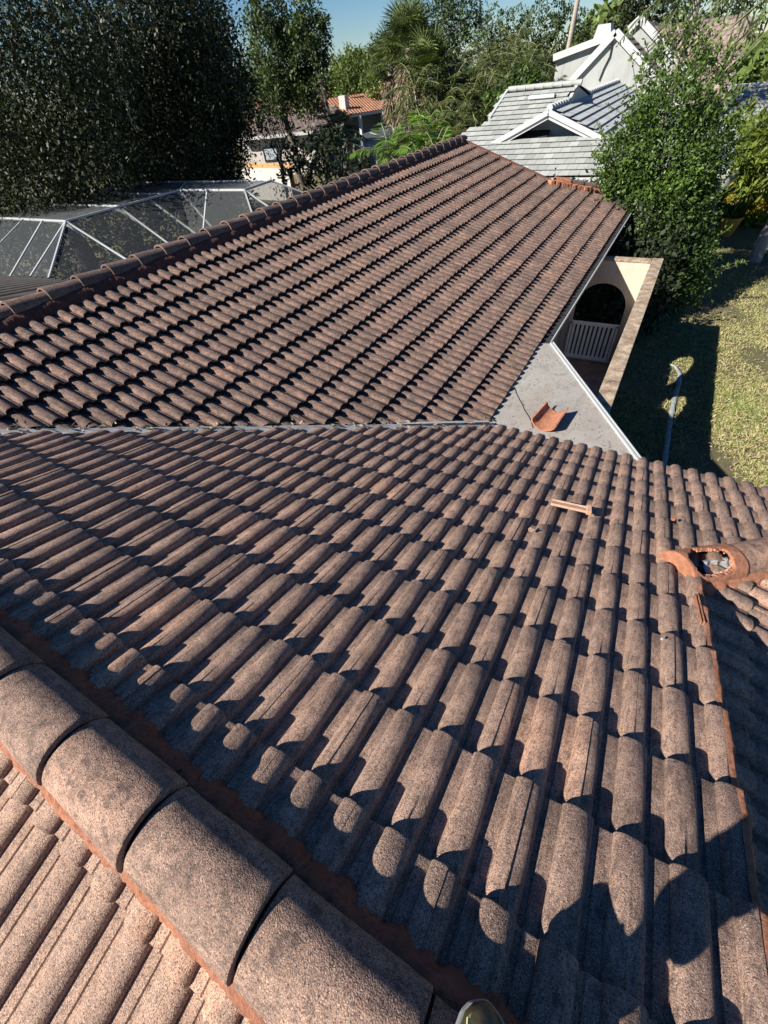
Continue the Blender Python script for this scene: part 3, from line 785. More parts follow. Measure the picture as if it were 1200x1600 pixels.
# dark understorey between cage and neighbour houses
oak('low dark bushy tree behind the far end of the pool cage', [(330, 262, 38, 0), (300, 285, 30, 0), (360, 275, 22, 0), (255, 300, 28, -2)], 19, (-20.5, 18, 0), dens=40, leaf=.17, lm=ML_DK, r0=.2)
oak('small dark round tree in front of the brown tiled neighbour house', [(430, 200, 26, 0), (425, 222, 22, 0), (438, 185, 17, 0), (415, 190, 15, 0), (440, 215, 18, 0)], 24, tuple(at(440, 262, y=24).xy)+(0,), dens=40, leaf=.2, lm=ML_DK, r0=.12, aspect=.2)
oak('broad black-green shrub mass between brown house and the ridge', [(480, 240, 32, 0), (510, 255, 30, -1), (465, 270, 26, -1), (530, 238, 24, 0), (495, 225, 20, 0), (555, 250, 24, -1), (455, 245, 18, 0)], 20, tuple(at(500, 260, y=20).xy)+(0,), dens=40, leaf=.2, lm=ML_DK, r0=.15)
tree('understorey_thicket', 'black-green thicket under the big oaks, behind the pool cage', 'bushes',
     [((x_, y_, 1.5), (2.0, 1.6, 1.9)) for x_, y_ in ((-25, 7), (-25, 10), (-25.5, 13), (-25, 16), (-24.5, 19), (-21.5, 18.6), (-22.5, 4.5), (-24.5, 21), (-27, 23))], (-25, 12, 0), 60, .22, ML_DK, r0=.08, spread=.3, shell=.4)
# distant belt
def far(label, bl, Y, **kw): return oak(label, bl, Y, tuple(at(bl[0][0], bl[0][1]+20, y=Y).xy)+(0,), dens=34, leaf=.34, lm=ML_FAR, r0=.3, **kw)
far('sunlit pale green distant tree right under the sky gap', [(530, 118, 20, 0), (552, 105, 20, 0), (575, 112, 20, 0), (510, 135, 16, 0), (545, 130, 18, 0), (568, 135, 15, 0)], 70)
far('far tree rising behind the sabal palm heads', [(600, 95, 24, 0), (625, 80, 20, 0), (590, 125, 22, 0), (615, 120, 18, 0)], 60)
oak('dark olive tree crown rising above the sabal palms', [(640, 28, 22, 0), (660, 45, 24, 0), (648, 62, 22, 0), (690, 40, 26, 0), (720, 30, 26, 0), (735, 15, 20, 0), (705, 60, 24, 0), (742, 45, 18, 0), (705, 8, 20, 0)], 44, tuple(at(690, 70, y=44).xy)+(0,), dens=55, leaf=.2, lm=ML_OAK2)
oak('dark tree behind the pine trunk, left of the white chimney', [(835, 45, 26, 0), (860, 62, 22, 0), (820, 75, 22, 0), (850, 88, 20, 0), (800, 42, 20, 0), (885, 40, 20, 0), (870, 25, 14, 0), (905, 60, 18, 0), (910, 38, 16, 0), (785, 70, 18, 0)], 46, tuple(at(850, 90, y=46).xy)+(0,), dens=55, leaf=.2, lm=ML_OAK2)
oak('dark tree behind the white gables, right of the chimney', [(985, 22, 22, 0), (1010, 12, 24, 0), (965, 35, 16, 0), (1035, 25, 24, 0), (1060, 10, 26, 0), (1100, 15, 28, 0), (1140, 10, 26, 0), (1180, 5, 28, 0), (1000, -12, 18, 0)], 52, tuple(at(1000, 50, y=52).xy)+(0,), dens=45, leaf=.24, lm=ML_OAK)
oak('tall thin-crowned tree between the palms and the pine trunk', [(762, 60, 22, 0), (775, 85, 20, 0), (755, 90, 20, 0), (770, 30, 15, 0)], 40, tuple(at(765, 100, y=40).xy)+(0,), dens=60, leaf=.18, lm=ML_OAK2)
# bright broad shrub in front of the grey house
oak('bright green rounded shrub left of the grey roofed house', [(805, 140, 30, 0), (790, 165, 28, 0), (830, 150, 26, 0), (765, 185, 22, 0), (820, 118, 20, 0), (845, 128, 18, 0), (775, 150, 18, 0)], 27, tuple(at(800, 170, y=27).xy)+(0,), dens=40, leaf=.2, lm=ML_SHRUB, r0=.15)
# pine trunk (top out of frame)
pt = empty('pine_tree', 'bare pale pine trunk rising out of the picture above the white house', 'tree')
pb = at(884, 82, y=38); pbase = v3((pb.x, 38, 0)); pt.location = pbase
mb = MB(); trunk(mb, (0, 0, 0), (.35, 0, 15.5), .16, .10, bend=.10); 
for k in range(7): a_ = random.random()*6.28; z_ = 10.4+k*.8; mb.tube([(.25, 0, z_), (.25+math.cos(a_)*1.3, math.sin(a_)*1.3, z_+.4)], [.05, .02], 5)
mb.build('trunk', M_BARKP, pt, smooth=60, fix=False)
C_, T_, D_ = crown_points([(np.array([.3+random.gauss(0, 1), random.gauss(0, 1), 13.5+random.gauss(0, 1.3)]), (.9, .9, .5)) for _ in range(9)], 60, .2)
quads_object('crown', leaves(C_, D_+RNG.normal(size=D_.shape), .25, .03), T_, ML_OAK2, pt)

# palms
sp = at(640, 130, y=30); palm('sabal_palm', 'shaggy sabal palm with dead hanging fronds in front of the orange roofed house', (sp.x, 30, 0), at(640, 75, y=30).z, 'fan', nf=58, flen=1.75, skirt=60, tr=.2, lw=.05, seed=3)
sp = at(612, 130, y=32); palm('sabal_palm', 'smaller sabal palm half hidden at the left of the shaggy one', (sp.x, 32, 0), at(612, 100, y=32).z, 'fan', nf=46, flen=1.5, skirt=30, tr=.2, lw=.05, seed=4)
sp = at(672, 130, y=29); palm('sabal_palm', 'sabal palm right of the shaggy one, beside a leaning pale trunk', (sp.x, 29, 0), at(668, 112, y=29).z, 'fan', nf=46, flen=1.5, skirt=34, tr=.18, lw=.05, seed=5)
specs = [(700, 120, 28, 2.6, 14), (735, 95, 30, 2.8, 15), (770, 110, 31, 2.6, 16), (720, 160, 27, 2.4, 17), (690, 165, 28, 2.2, 18), (750, 150, 28, 2.4, 19), (790, 85, 33, 2.6, 20), (815, 70, 34, 2.5, 21), (760, 65, 35, 2.6, 22), (705, 85, 33, 2.4, 23)]
lbs = ['clumping palm directly right of the sabal palms, upper row', 'clumping palm with tall yellowish fronds in the middle of the thicket', 'clumping palm with thin grey stems just left of the bright shrub', 'low clumping palm behind the top end of the brown tiled ridge', 'lowest palm of the thicket, next to the sabal trunks', 'dense palm below the middle of the thicket, left of the grey roof', 'tall palm above the bright green rounded shrub', 'topmost palm of the thicket near the pine trunk', 'high feathery palm in front of the dark background tree', 'high palm right above the shaggy sabal head']
for (px, py, Y, fl, sd), lb in zip(specs, lbs):
    b_ = at(px, py, y=Y); palm('areca_palm', lb, (b_.x, Y, 0), b_.z-.4, nf=10, flen=fl*.8, stems=6, spread=.75, mat=(ML_PALM, ML_PALMY, ML_PALMO)[sd % 3], tr=.06, ll=.5, lw=.045, group='palms of the thicket behind the ridge', seed=sd)
b_ = at(640, 215, y=20); palm('areca_palm', 'bright green fan of palm fronds just above the brown ridge tiles', (b_.x, 20, 0), b_.z-.2, nf=10, flen=1.9, stems=7, spread=.7, mat=ML_PALMB, tr=.05, ll=.6, lw=.08, seed=31)
b_ = at(605, 235, y=18); palm('areca_palm', 'low bright palm at the corner of the small dark pool cage', (b_.x, 18, 0), b_.z-.5, nf=10, flen=1.5, stems=4, spread=.4, mat=ML_PALMB, tr=.05, ll=.5, lw=.07, seed=32)
b_ = at(525, 205, y=27); palm('date_palm', 'dark feathery palm between the brown and the orange roofed houses', (b_.x, 27, 0), b_.z, nf=34, flen=2.0, mat=ML_OAK2, tr=.2, ll=.5, lw=.06, seed=33)
b_ = at(505, 225, y=25); palm('date_palm', 'second dark feathery palm lower left of the taller one', (b_.x, 25, 0), b_.z-.2, nf=26, flen=1.6, mat=ML_DK, tr=.18, ll=.5, lw=.06, seed=34)
b_ = at(1180, 25, y=20); palm('queen_palm', 'large palm in the top right corner with long hanging fronds', (b_.x+2.6, 20, 0), b_.z+1.4, nf=32, flen=5.2, mat=ML_PALM, tr=.14, ll=.9, lw=.06, seed=35)
b_ = at(1085, 15, y=27); palm('queen_palm', 'palm behind the leafy right tree, its fronds over the brown roof', (b_.x, 27, 0), b_.z+1.0, nf=22, flen=3.4, mat=ML_PALM, tr=.15, ll=.8, lw=.06, seed=36)

# the leafy tree at the right
tree('viburnum_tree', 'tall leafy green tree at the end of the courtyard wall', 'tree',
     pix_blobs([(1040, 195, 55, 0), (1100, 210, 38, 0), (985, 235, 42, 0), (1050, 260, 62, 0), (1103, 250, 36, 0),
                (975, 285, 34, 0), (1030, 330, 55, 0), (1068, 330, 42, 0), (1045, 395, 50, 0), (1072, 385, 38, 0), (1010, 375, 30, 0), (1050, 445, 40, 0), (1078, 430, 30, 0), (960, 260, 25, 0)], 15.0),
     (1.1, 16.2, 0), 520, .08, ML_SHRUB, r0=.12, limbs=14, spread=.19, shell=.5, clump=36, shoot=(170, .75, .09), sparse=pix_blobs([(1052, 118, 40, 1, 1.2), (1005, 165, 32, 0), (1095, 140, 36, 1), (1022, 105, 20, 1), (1122, 170, 24, 1), (1075, 95, 22, 1), (1128, 110, 18, 1)], 15.0))
tree('arch_dark_fill', 'added black-green foliage standing for the deep shade behind the gate arch', 'hedge',  # foliage added to blacken the view through the arch
     [((-2.0, 12.8, 1.1), (1.0, .8, 1.1)), ((-.6, 12.9, 1.1), (1.0, .8, 1.1)), ((-2.2, 14.2, 1.4), (1.2, 1.0, 1.3)), ((-.6, 14.4, 1.3), (1.2, 1.0, 1.3)), ((-3.4, 15.2, 1.5), (1.2, 1, 1.4)), ((-1.4, 15.4, 2.0), (1.4, 1., 1.2))], (-1.4, 14.8, 0), 150, .15, ML_DK, r0=.08, spread=.2, shell=.4)
tree('garden_hedge', 'mid green hedge closing the lawn in front of the grey roofed wing', 'hedge',
     [((x_, 26.5+.4*math.sin(x_*3), 1.3), (1.1, .9, 1.5+.3*math.sin(x_*5))) for x_ in (2.2, 3.4, 4.7, 6.0, 7.4, 8.8)], (5, 26.5, 0), 90, .2, ML_SHRUB, r0=.08, spread=.2)
# plants at the right edge
tree('fishtail_palm', 'yellow-green feathery plant at the right edge above the croton', 'plant', pix_blobs([(1185, 225, 32, 0), (1160, 250, 26, 0), (1200, 265, 30, 0), (1215, 210, 30, 0)], 24), (3.9, 24, 0), 80, .36, ML_YEL, r0=.06, aspect=.22, droop=.5)
tree('croton_bush', 'orange and yellow speckled croton bush at the right edge', 'bush', pix_blobs([(1165, 300, 30, 0), (1190, 290, 26, 0), (1150, 275, 20, 0), (1205, 315, 20, 0)], 24.5), (3.9, 24.5, 0), 90, .17, ML_CROT, r0=.04)
tree('green_shrub', 'mid green shrub behind the croton, right of the leafy tree', 'bush', pix_blobs([(1140, 215, 26, 0), (1155, 200, 22, 0), (1175, 330, 22, -1), (1140, 310, 18, -1)], 25.5), (3.3, 25.5, 0), 80, .18, ML_YEL, r0=.05)

# ------------------------------------------------------------------ lawn grass, hose, small yard things
def blades():
    n = 150000; u = RNG.random(n); yy = 5.5+(1-np.sqrt(1-u*.97))*20; xx = .05+RNG.random(n)*(1.2+yy*.22)
    patch = np.sin(xx*2.1+yy*.9)+np.sin(yy*1.7-xx*1.3)+np.sin(xx*5+yy*3.3)*.6+RNG.normal(size=n)*.9
    k = patch > -.45; xx = xx[k]; yy = yy[k]; patch = patch[k]; m = len(xx)
    C = np.stack([xx, yy, np.zeros(m)], 1); D = RNG.normal(size=(m, 3))*.9; D[:, 2] = np.abs(D[:, 2])*.5+.35
    L = (.03+.05*RNG.random(m))*(1+.9*(np.sin(xx*9+yy*7)*np.sin(yy*11-xx*5) > .35))
    T = np.clip(.42+patch*.10+RNG.normal(size=m)*.25, 0, 1)
    return leaves(C, D, L, .012+.008*RNG.random(m)), T
q = NT('grass_blade'); q.base(q.ramp(q.attr(), [(0, (.23, .18, .10)), (.42, (.37, .31, .16)), (.58, (.25, .26, .08)), (1, (.10, .17, .035))]), .7)
V_, T_ = blades(); o = quads_object('grass', V_, T_, q.m); tag(o, 'patchy dry lawn grass', 'grass', kind='stuff')
def litter():
    n = 2600; xx = .3+RNG.random(n)*4.5; yy = 6+RNG.random(n)*17; C = np.stack([xx, yy, .03+.02*RNG.random(n)], 1)
    D = RNG.normal(size=(n, 3)); D[:, 2] *= .3; return leaves(C, D, .05+.04*RNG.random(n), .03, np.array([0, 0, 1.])+RNG.normal(size=(n, 3))*.5), RNG.random(n)
V_, T_ = litter(); o = quads_object('fallen_leaves', V_, T_, ML_DEAD); tag(o, 'scattered dry fallen leaves on the lawn', 'leaves', kind='stuff')
# flat discharge hose
hp = [at(*p, z=.06) for p in [(1046, 568), (1056, 572), (1063, 583), (1061, 600), (1055, 618), (1051, 640), (1047, 660), (1043, 690), (1039, 720), (1036, 760)]]
mb = MB(); pts = []
for i in range(len(hp)-1):
    for k in range(4): pts.append(hp[i].lerp(hp[i+1], k/4))
pts.append(hp[-1])
for i, p_ in enumerate(pts):
    d = (pts[min(i+1, len(pts)-1)]-pts[max(0, i-1)]).normalized(); s_ = v3((-d.y, d.x, 0)); wd = .048*(1 + .15*math.sin(i*1.9)) * (.5+.5*min(1, i/10))
    for (a_, b_) in ((-1, 0), (-.8, .02), (0, .026), (.8, .02), (1, 0)): mb.v.append(tuple(p_+s_*(a_*wd)+v3((0, 0, b_-.02)))); mb.t.append(.5)
mb.f = grid_faces(5, len(pts)); o = mb.build('drain_hose', simple('hose_grey', (.24, .26, .26), .8, var=.45, scale=14), smooth=60); tag(o, 'grey curving drain hose lying on the grass beside the courtyard wall', 'hose')

def pot(label, c, r, h, m):
    t = empty('flower_pot', label, 'pot'); t.location = c
    prof = [(0, 0), (.62, 0), (.80, .3), (.96, .7), (1.0, .88), (1.08, .9), (1.08, 1), (.95, 1), (.92, .85), (0, .85)]
    mb = MB(); n = 20
    for (a_, b_) in prof:
        for k in range(n): th = 2*PI*k/n; mb.v.append((a_*r*math.cos(th), a_*r*math.sin(th), b_*h)); mb.t.append(.5)
    for j in range(len(prof)-1):
        for k in range(n): mb.f.append((j*n+k, j*n+(k+1) % n, (j+1)*n+(k+1) % n, (j+1)*n+k))
    mb.build('pot_body', m, t, smooth=40); return t
c = at(1131, 368, z=0)
pot('glazed orange pot on the lawn edge right of the leafy tree', (c.x, c.y, 0), .36, .62, simple('glaze', (.52, .25, .05), .35, var=.25))
n_ = 160; C_ = np.stack([RNG.normal(size=n_)*.12, RNG.normal(size=n_)*.12, .55+RNG.random(n_)*.1], 1); D_ = RNG.normal(size=(n_, 3)); D_[:, 2] = abs(D_[:, 2])+1
o = quads_object('potted_plant', leaves(C_+np.array([c.x, c.y, 0]), D_, .5, .09), RNG.random(n_), ML_SHRUB); tag(o, 'small leafy plant growing in the orange pot', 'plant')
# garden furniture: metal chair frame with cushion, white planter, red cushion behind the tree
ch = empty('garden_chair', 'pale metal garden chair behind the orange pot', 'chair'); cc = at(1150, 345, z=0); ch.location = (cc.x+.1, cc.y, 0)
mb = MB(); mb.box((0, 0, .45), (.5, .5, .05)); mb.build('seat', M_METAL, ch, bevel=.01)
mb = MB(); [mb.beam((-.22+.11*i, .24, .45), (-.22+.11*i, .32, .95), .03, .02) for i in range(5)]; mb.beam((-.25, .32, .95), (.25, .32, .95), .04, .04); mb.build('backrest', M_METAL, ch)
for a_, b_ in ((-.22, -.22), (.22, -.22), (-.22, .22), (.22, .22)): mb = MB(); mb.beam((a_, b_, 0), (a_, b_, .43), .035, .035, up=(0, 1, 0)); mb.build('leg', M_METAL, ch)
rc_ = at(1119, 316, y=cc.y-.3); fl = empty('red_flowers', 'bright red flower head showing beside the leafy tree', 'flower'); fl.location = (rc_.x, rc_.y, 0)
C_ = RNG.normal(size=(260, 3))*np.array([.10, .10, .06])+np.array([0, 0, rc_.z]); o = quads_object('petals', leaves(C_, RNG.normal(size=(260, 3)), .09, .06), RNG.random(260), leaf_mat('red_petal', (.5, .01, .03), (.75, .02, .05), .2), fl)
mb = MB(); mb.tube([(0, 0, 0), (.02, .01, rc_.z)], .012, 5); mb.build('stem', simple('stem', (.06, .12, .03)), fl)
# white urn / fountain behind
uc = at(1142, 250, y=24); ur = empty('white_urn', 'white stepped urn glimpsed between the leafy tree and the right edge plants', 'urn'); ur.location = (uc.x, 24, 0)
mb = MB()
prof = [(0, 0), (.35, 0), (.35, .2), (.14, .3), (.12, 1.2), (.42, uc.z-.55), (.46, uc.z-.35), (.28, uc.z-.3), (.3, uc.z-.1), (.16, uc.z), (0, uc.z)]
for (a_, b_) in prof:
    for k in range(16): th = 2*PI*k/16; mb.v.append((a_*math.cos(th), a_*math.sin(th), b_)); mb.t.append(.5)
for j in range(len(prof)-1):
    for k in range(16): mb.f.append((j*16+k, j*16+(k+1) % 16, (j+1)*16+(k+1) % 16, (j+1)*16+k))
mb.build('urn_body', M_TRIM, ur, smooth=40)
# strappy plants by the pot
for i, (px, py, m_, lb) in enumerate([(1175, 350, ML_YEL, 'yellow-green strap leaved clump on the lawn edge right of the pot'), (1160, 335, ML_PALM, 'pale grey-green strap leaved plant behind the garden chair'), (1198, 345, ML_YEL, 'strap leaved clump at the right edge of the picture')]):
    b_ = at(px, py, z=0); n_ = 320; th = RNG.random(n_)*6.28; C_ = np.stack([RNG.normal(size=n_)*.35, RNG.normal(size=n_)*.25, np.zeros(n_)], 1)
    D_ = np.stack([np.cos(th), np.sin(th), .5+RNG.random(n_)], 1); o = quads_object('strap_plant', leaves(C_+np.array(b_), D_, .45+.4*RNG.random(n_), .05), RNG.random(n_), m_); tag(o, lb, 'plant')
# pale leaning palm stem at right edge
tt = empty('young_tree', 'pale leaning bare stem at the right edge beside the strap plants', 'tree'); b_ = at(1183, 338, z=0); tt.location = b_
mb = MB(); e_ = at(1203, 262, y=b_.y+.2)-b_; mb.tube([(0, 0, 0), e_*.4+v3((.04, 0, 0)), e_*.8], [.07, .055, .04], 8); mb.build('trunk', simple('pale_bark', (.5, .45, .38), .9), tt, smooth=60)

# ------------------------------------------------------------------ pool cages
def mesh_mat(name, dens, c):
    q = NT(name); q.base(c, .6)
    tr = q.n('ShaderNodeBsdfTransparent'); mx = q.n('ShaderNodeMixShader'); mx.inputs[0].default_value = dens
    q.l(tr.outputs[0], mx.inputs[1]); q.l(q.b.outputs[0], mx.inputs[2]); q.l(mx.outputs[0], q.t.nodes['Material Output'].inputs[0]); return q.m
M_SCR = mesh_mat('insect_screen', .38, (.075, .085, .092)); M_SCR2 = mesh_mat('insect_screen_dark', .72, (.085, .092, .098))
cg = empty('pool_cage', 'white framed pool cage with dark mesh roof, behind the long ridge at the left', 'pool cage')
zt, zb = CZ-2.2, CZ-3.50
T_ = {'A': (-18.8, 8.3), 'B': (-16.3, 8.3), 'C': (-16.3, 10.18), 'C2': (-16.3, 12.0), 'D': (-16.15, 12.7), 'E': (-12.9, 12.7), 'F': (-13.0, 14.2), 'G': (-16.3, 14.2), 'H': (-21, 14.2), 'A2': (-21, 8.3)}
tp = lambda k, z=None: v3((*T_[k], zt if z is None else z))
lw_ = [v3((-23, 5.3, zb)), v3((-14.1, 5.3, zb)), v3((-13.9, 12.0, zb)), v3((-13.9, 10.7, zb)), v3((-10.7, 10.7, zb)), v3((-10.7, 16.2, zb)), v3((-23, 16.2, zb))]
mb = MB(); mb.add([(-24, 4.6, .012), (-10.4, 4.6, .012), (-10.4, 17, .012), (-24, 17, .012)], [(0, 1, 2, 3)]); g = mb.build('pool_deck', simple('paving_painted_shade', (.035, .036, .032), .7, var=.3)); tag(g, kind='structure')  # deck coloured dark to stand for the shade inside the cage
# screens
mb = MB()
mb.add([tp('A2'), tp('B'), tp('D'), tp('G'), tp('H')], [(0, 1, 2, 3, 4)]); mb.add([tp('D'), tp('E'), tp('F'), tp('G')], [(0, 1, 2, 3)])
mb.build('roof_mesh', M_SCR2, cg, fix=False)
mb = MB()
mb.add([tp('A2'), tp('B'), lw_[1], lw_[0]], [(0, 1, 2, 3)])
mb.add([tp('B'), tp('D'), v3((-13.9, 10.7, zb)), lw_[1]], [(0, 1, 2, 3)])
mb.add([tp('D'), tp('E'), lw_[4], v3((-13.9, 10.7, zb))], [(0, 1, 2, 3)])
mb.add([tp('E'), tp('F'), lw_[5], lw_[4]], [(0, 1, 2, 3)]); mb.add([tp('F'), tp('H'), lw_[6], lw_[5]], [(0, 1, 2, 3)])
for a_, b_ in ((lw_[0], lw_[1]), (lw_[1], v3((-13.9, 10.7, zb))), (v3((-13.9, 10.7, zb)), lw_[4]), (lw_[4], lw_[5])):
    mb.add([a_, b_, v3((b_.x, b_.y, .02)), v3((a_.x, a_.y, .02))], [(0, 1, 2, 3)])
mb.build('side_mesh', M_SCR, cg, fix=False)
def fr(a_, b_, wd=.055, nm='frame_beam'): wd *= .72; mb = MB(); mb.beam(a_, b_, wd, wd*1.25); mb.build(nm, M_METAL, cg)
for a_, b_ in (('A2', 'B'), ('B', 'D'), ('D', 'E'), ('E', 'F'), ('F', 'H')): fr(tp(a_), tp(b_), .07)
for yy in (10.18, 12.0): fr((-21, yy, zt+.02), (-16.3, yy, zt+.02), .05)
fr(tp('D'), (-17.5, 14.2, zt), .05)
for a_, b_ in ((tp('A'), v3((-19.2, 5.3, zb))), (v3((-17.6, 8.3, zt)), v3((-16.45, 5.3, zb))), (tp('B'), v3((-15.5, 5.3, zb))), (tp('B'), lw_[1]), (tp('B'), v3((-13.9, 8.6, zb))), (tp('C'), v3((-13.9, 10.2, zb))),
               (tp('D'), v3((-13.9, 12.0, zb))), (v3((-14.7, 12.7, zt)), v3((-13.6, 10.7, zb))), (tp('E'), lw_[4]), (tp('E'), v3((-10.7, 13.0, zb))), (tp('F'), lw_[5]), (v3((-16.3, 11.4, zt)), v3((-13.9, 11.4, zb)))): fr(a_, b_, .06)
for a_, b_ in ((lw_[0], lw_[1]), (lw_[1], v3((-13.9, 10.7, zb))), (v3((-13.9, 10.7, zb)), lw_[4]), (lw_[4], lw_[5])): fr(a_, b_, .06)
for p_ in (lw_[1], v3((-13.9, 8.6, zb)), v3((-13.9, 10.2, zb)), v3((-13.9, 10.7, zb)), lw_[4], v3((-16.45, 5.3, zb)), v3((-19.2, 5.3, zb))): fr(p_, (p_.x, p_.y, 0), .06, 'post')
# gussets under the top corners
for (x_, y_) in ((-16.3, 8.3), (-16.3, 10.18), (-16.15, 12.7)):
    mb = MB(); mb.prism([(x_-.7, y_+.02, zt-.04), (x_, y_+.02, zt-.04), (x_+.55, y_+.02, zt-.42), (x_-.05, y_+.02, zt-.16)], (0, .03, 0)); mb.build('gusset', M_METAL, cg)

c2 = empty('small_pool_cage', 'small dark mesh pool cage roof beyond the ridge, left of the bright palm', 'pool cage')
ps = [at(541, 221, z=2.9), at(588, 238, z=2.9), at(640, 205, z=2.9), at(608, 196, z=2.9)]
mb = MB(); mb.add(ps, [(0, 1, 2, 3)]); mb.build('roof_mesh', M_SCR2, c2, fix=False)
mb = MB(); mb.add([ps[0], ps[1], v3((ps[1].x, ps[1].y, 0)), v3((ps[0].x, ps[0].y, 0))], [(0, 1, 2, 3)]); mb.add([ps[1], ps[2], v3((ps[2].x, ps[2].y, 0)), v3((ps[1].x, ps[1].y, 0))], [(0, 1, 2, 3)]); mb.build('side_mesh', M_SCR2, c2, fix=False)
for i in range(4): mb = MB(); mb.beam(ps[i], ps[(i+1) % 4], .06, .07); mb.build('frame_beam', M_METAL, c2); mb = MB(); mb.beam(ps[i], (ps[i].x, ps[i].y, 0), .06, .06); mb.build('post', M_METAL, c2)
mb = MB(); mb.beam((ps[0]+ps[3])/2, (ps[1]+ps[2])/2, .05, .05); mb.build('frame_beam', M_METAL, c2)
c3 = empty('screened_shed', 'dark flat roofed screen room among the palms above the ridge', 'shed')
ps = [at(663, 186, z=2.6), at(702, 187, z=2.6), at(690, 177, z=2.6), at(672, 177, z=2.6)]
mb = MB(); mb.prism(ps, (0, 0, .08)); mb.build('roof', M_SCR2, c3)
mb = MB(); mb.add([ps[0], ps[1], v3((ps[1].x, ps[1].y, 0)), v3((ps[0].x, ps[0].y, 0))], [(0, 1, 2, 3)]); mb.build('side_mesh', M_SCR2, c3, fix=False)

# ------------------------------------------------------------------ neighbour houses
def flat_tiles(mb, O, U, V, N, u0, u1, v1, keep=lambda u, v: True, tw=.33, ex=.33, th=.055, seed=0, barrels=False):
    rg = random.Random(seed); O = v3(O); U = v3(U); V = v3(V); N = v3(N); nv = int(v1/ex); nu = int((u1-u0)/tw)
    for j in range(nv):
        for i in range(nu+1):
            u = u0+i*tw+(j % 2)*tw/2; v = j*ex          # v up the slope from the eave
            if not keep(u+tw/2, v+ex/2): continue
            mb.tint = min(1, max(0, rg.gauss(.5, .22))); a0 = O+U*(u+.004)+V*v; a1 = O+U*(u+tw-.004)+V*v
            b0 = a0+V*(ex*1.08); b1 = a1+V*(ex*1.08)
            if barrels:
                n = 5; vs_ = []
                for (q0, q1, w_) in ((a0, a1, th), (b0, b1, 0)):
                    for k in range(n): t = k/(n-1); vs_.append(q0.lerp(q1, t)+N*(w_+.07*math.sin(PI*t)))
                vs_ += [a0, a1]
                mb.add(vs_, [(k, k+1, n+k+1, n+k) for k in range(n-1)]+[tuple([2*n]+list(range(n))+[2*n+1])])
            else:
                mb.add([a0+N*th, a1+N*th, b1+N*.004, b0+N*.004, a0+N*(th-.018), a1+N*(th-.018)], [(0, 1, 2, 3), (4, 5, 1, 0)])
    mb.tint = .5
def ftile(name, lo, hi):
    q = NT(name); col = q.ramp(q.attr(), [(0, lo), (1, hi)]); col = q.mix(q.ramp(q.noise(4, 5, .7), [(.5, 0.), (.75, .35)]), col, tuple(v3(lo)*.6)); q.base(col, .85); return q.m
M_GREY = ftile('grey_tile', (.22, .235, .225), (.36, .38, .36)); M_GREY_LIT = ftile('grey_tile_painted_light', (.30, .32, .32), (.44, .46, .46))  # second copy is paler: light painted in for the slope facing away
gh = empty('grey_roofed_house', 'white house with pale grey flat tile roof and a small front gable', 'house')
s = .36; cs = 1/math.sqrt(1+s*s); UX, VX, NX = v3((1, 0, 0)), v3((0, cs, s*cs)), v3((0, -s*cs, cs)); ey, ez = 18.25, 2.62
mb = MB()
def keepF(u, v):
    x = u; y = ey+v*cs
    if y < 20.55: return x > -11.2+(y-ey)*1.0
    if y < 22.4 and x > -5.15-(22.5-y)*.84: return False
    if y < 21.9: return -11.2+(y-ey)*1.0 < x < -5.1
    return -7.75 < x < -4.95
flat_tiles(mb, (0, ey, ez), UX, VX, NX, -11.2, .6, 5.85, keepF, seed=1)
mb.build('roof_front', M_GREY, gh, fix=False)
mb = MB(); d0 = .05
mb.prism([(-11.2, ey, ez-d0), (.6, ey, ez-d0), (.6, 20.6, ez-d0+s*(20.6-ey)), (-8.9, 20.6, ez-d0+s*(20.6-ey))], (0, 0, -.05))
mb.prism([(-8.9, 20.6, ez-d0+s*(20.6-ey)), (-5.1, 20.6, ez-d0+s*(20.6-ey)), (-5.1, 21.9, ez-d0+s*(21.9-ey)), (-7.6, 21.9, ez-d0+s*(21.9-ey))], (0, 0, -.05))
mb.prism([(-7.7, 21.85, ez-d0+s*(21.85-ey)), (-5.0, 21.85, ez-d0+s*(21.85-ey)), (-5.0, 23.75, ez-d0+s*(23.75-ey)), (-7.7, 23.75, ez-d0+s*(23.75-ey))], (0, 0, -.05))
mb.prism([(-7.7, 23.8, ez-d0+s*5.5), (-5.0, 23.8, ez-d0+s*5.5), (-5.0, 29, ez), (-7.7, 29, ez)], (0, 0, -.05))
mb.build('roof_deck', M_DECK, gh)  # deck coloured black so gaps under the tile butts read as shade
mb = MB()
for i in range(8): x_ = -7.7+i*.36; mb.tube([(x_, 23.78, ez+s*5.53+.03), (x_+.36, 23.78, ez+s*5.53+.02)], [.085, .10], 8)
mb.build('ridge_tiles', M_GREY, gh, smooth=50)
mb = MB(); mb.beam((-7.74, 23.8, ez+s*5.5-.02), (-7.74, 21.8, ez+s*3.6-.02), .10, .16); mb.build('rake_trim', M_TRIM, gh)
mb = MB(); mb.prism([(-4.94, 22.45, 4.08), (-4.94, 23.8, 4.60), (-4.94, 27.5, 4.10)], (-.12, 0, 0)); mb.prism([(-4.94, 23.8, 4.62), (-7.7, 23.8, 4.62), (-7.7, 27.5, 4.0), (-4.94, 27.5, 4.0)], (0, 0, -.08)); mb.build('roof_return', M_GREY_LIT, gh)
# roof vent
rv = at(843, 157, y=23.0); mb = MB(); mb.box((rv.x+.1, 22.9, ez+s*4.7+.07), (1.0, .22, .12)); mb.build('roof_vent', M_METAL, gh, bevel=.02)
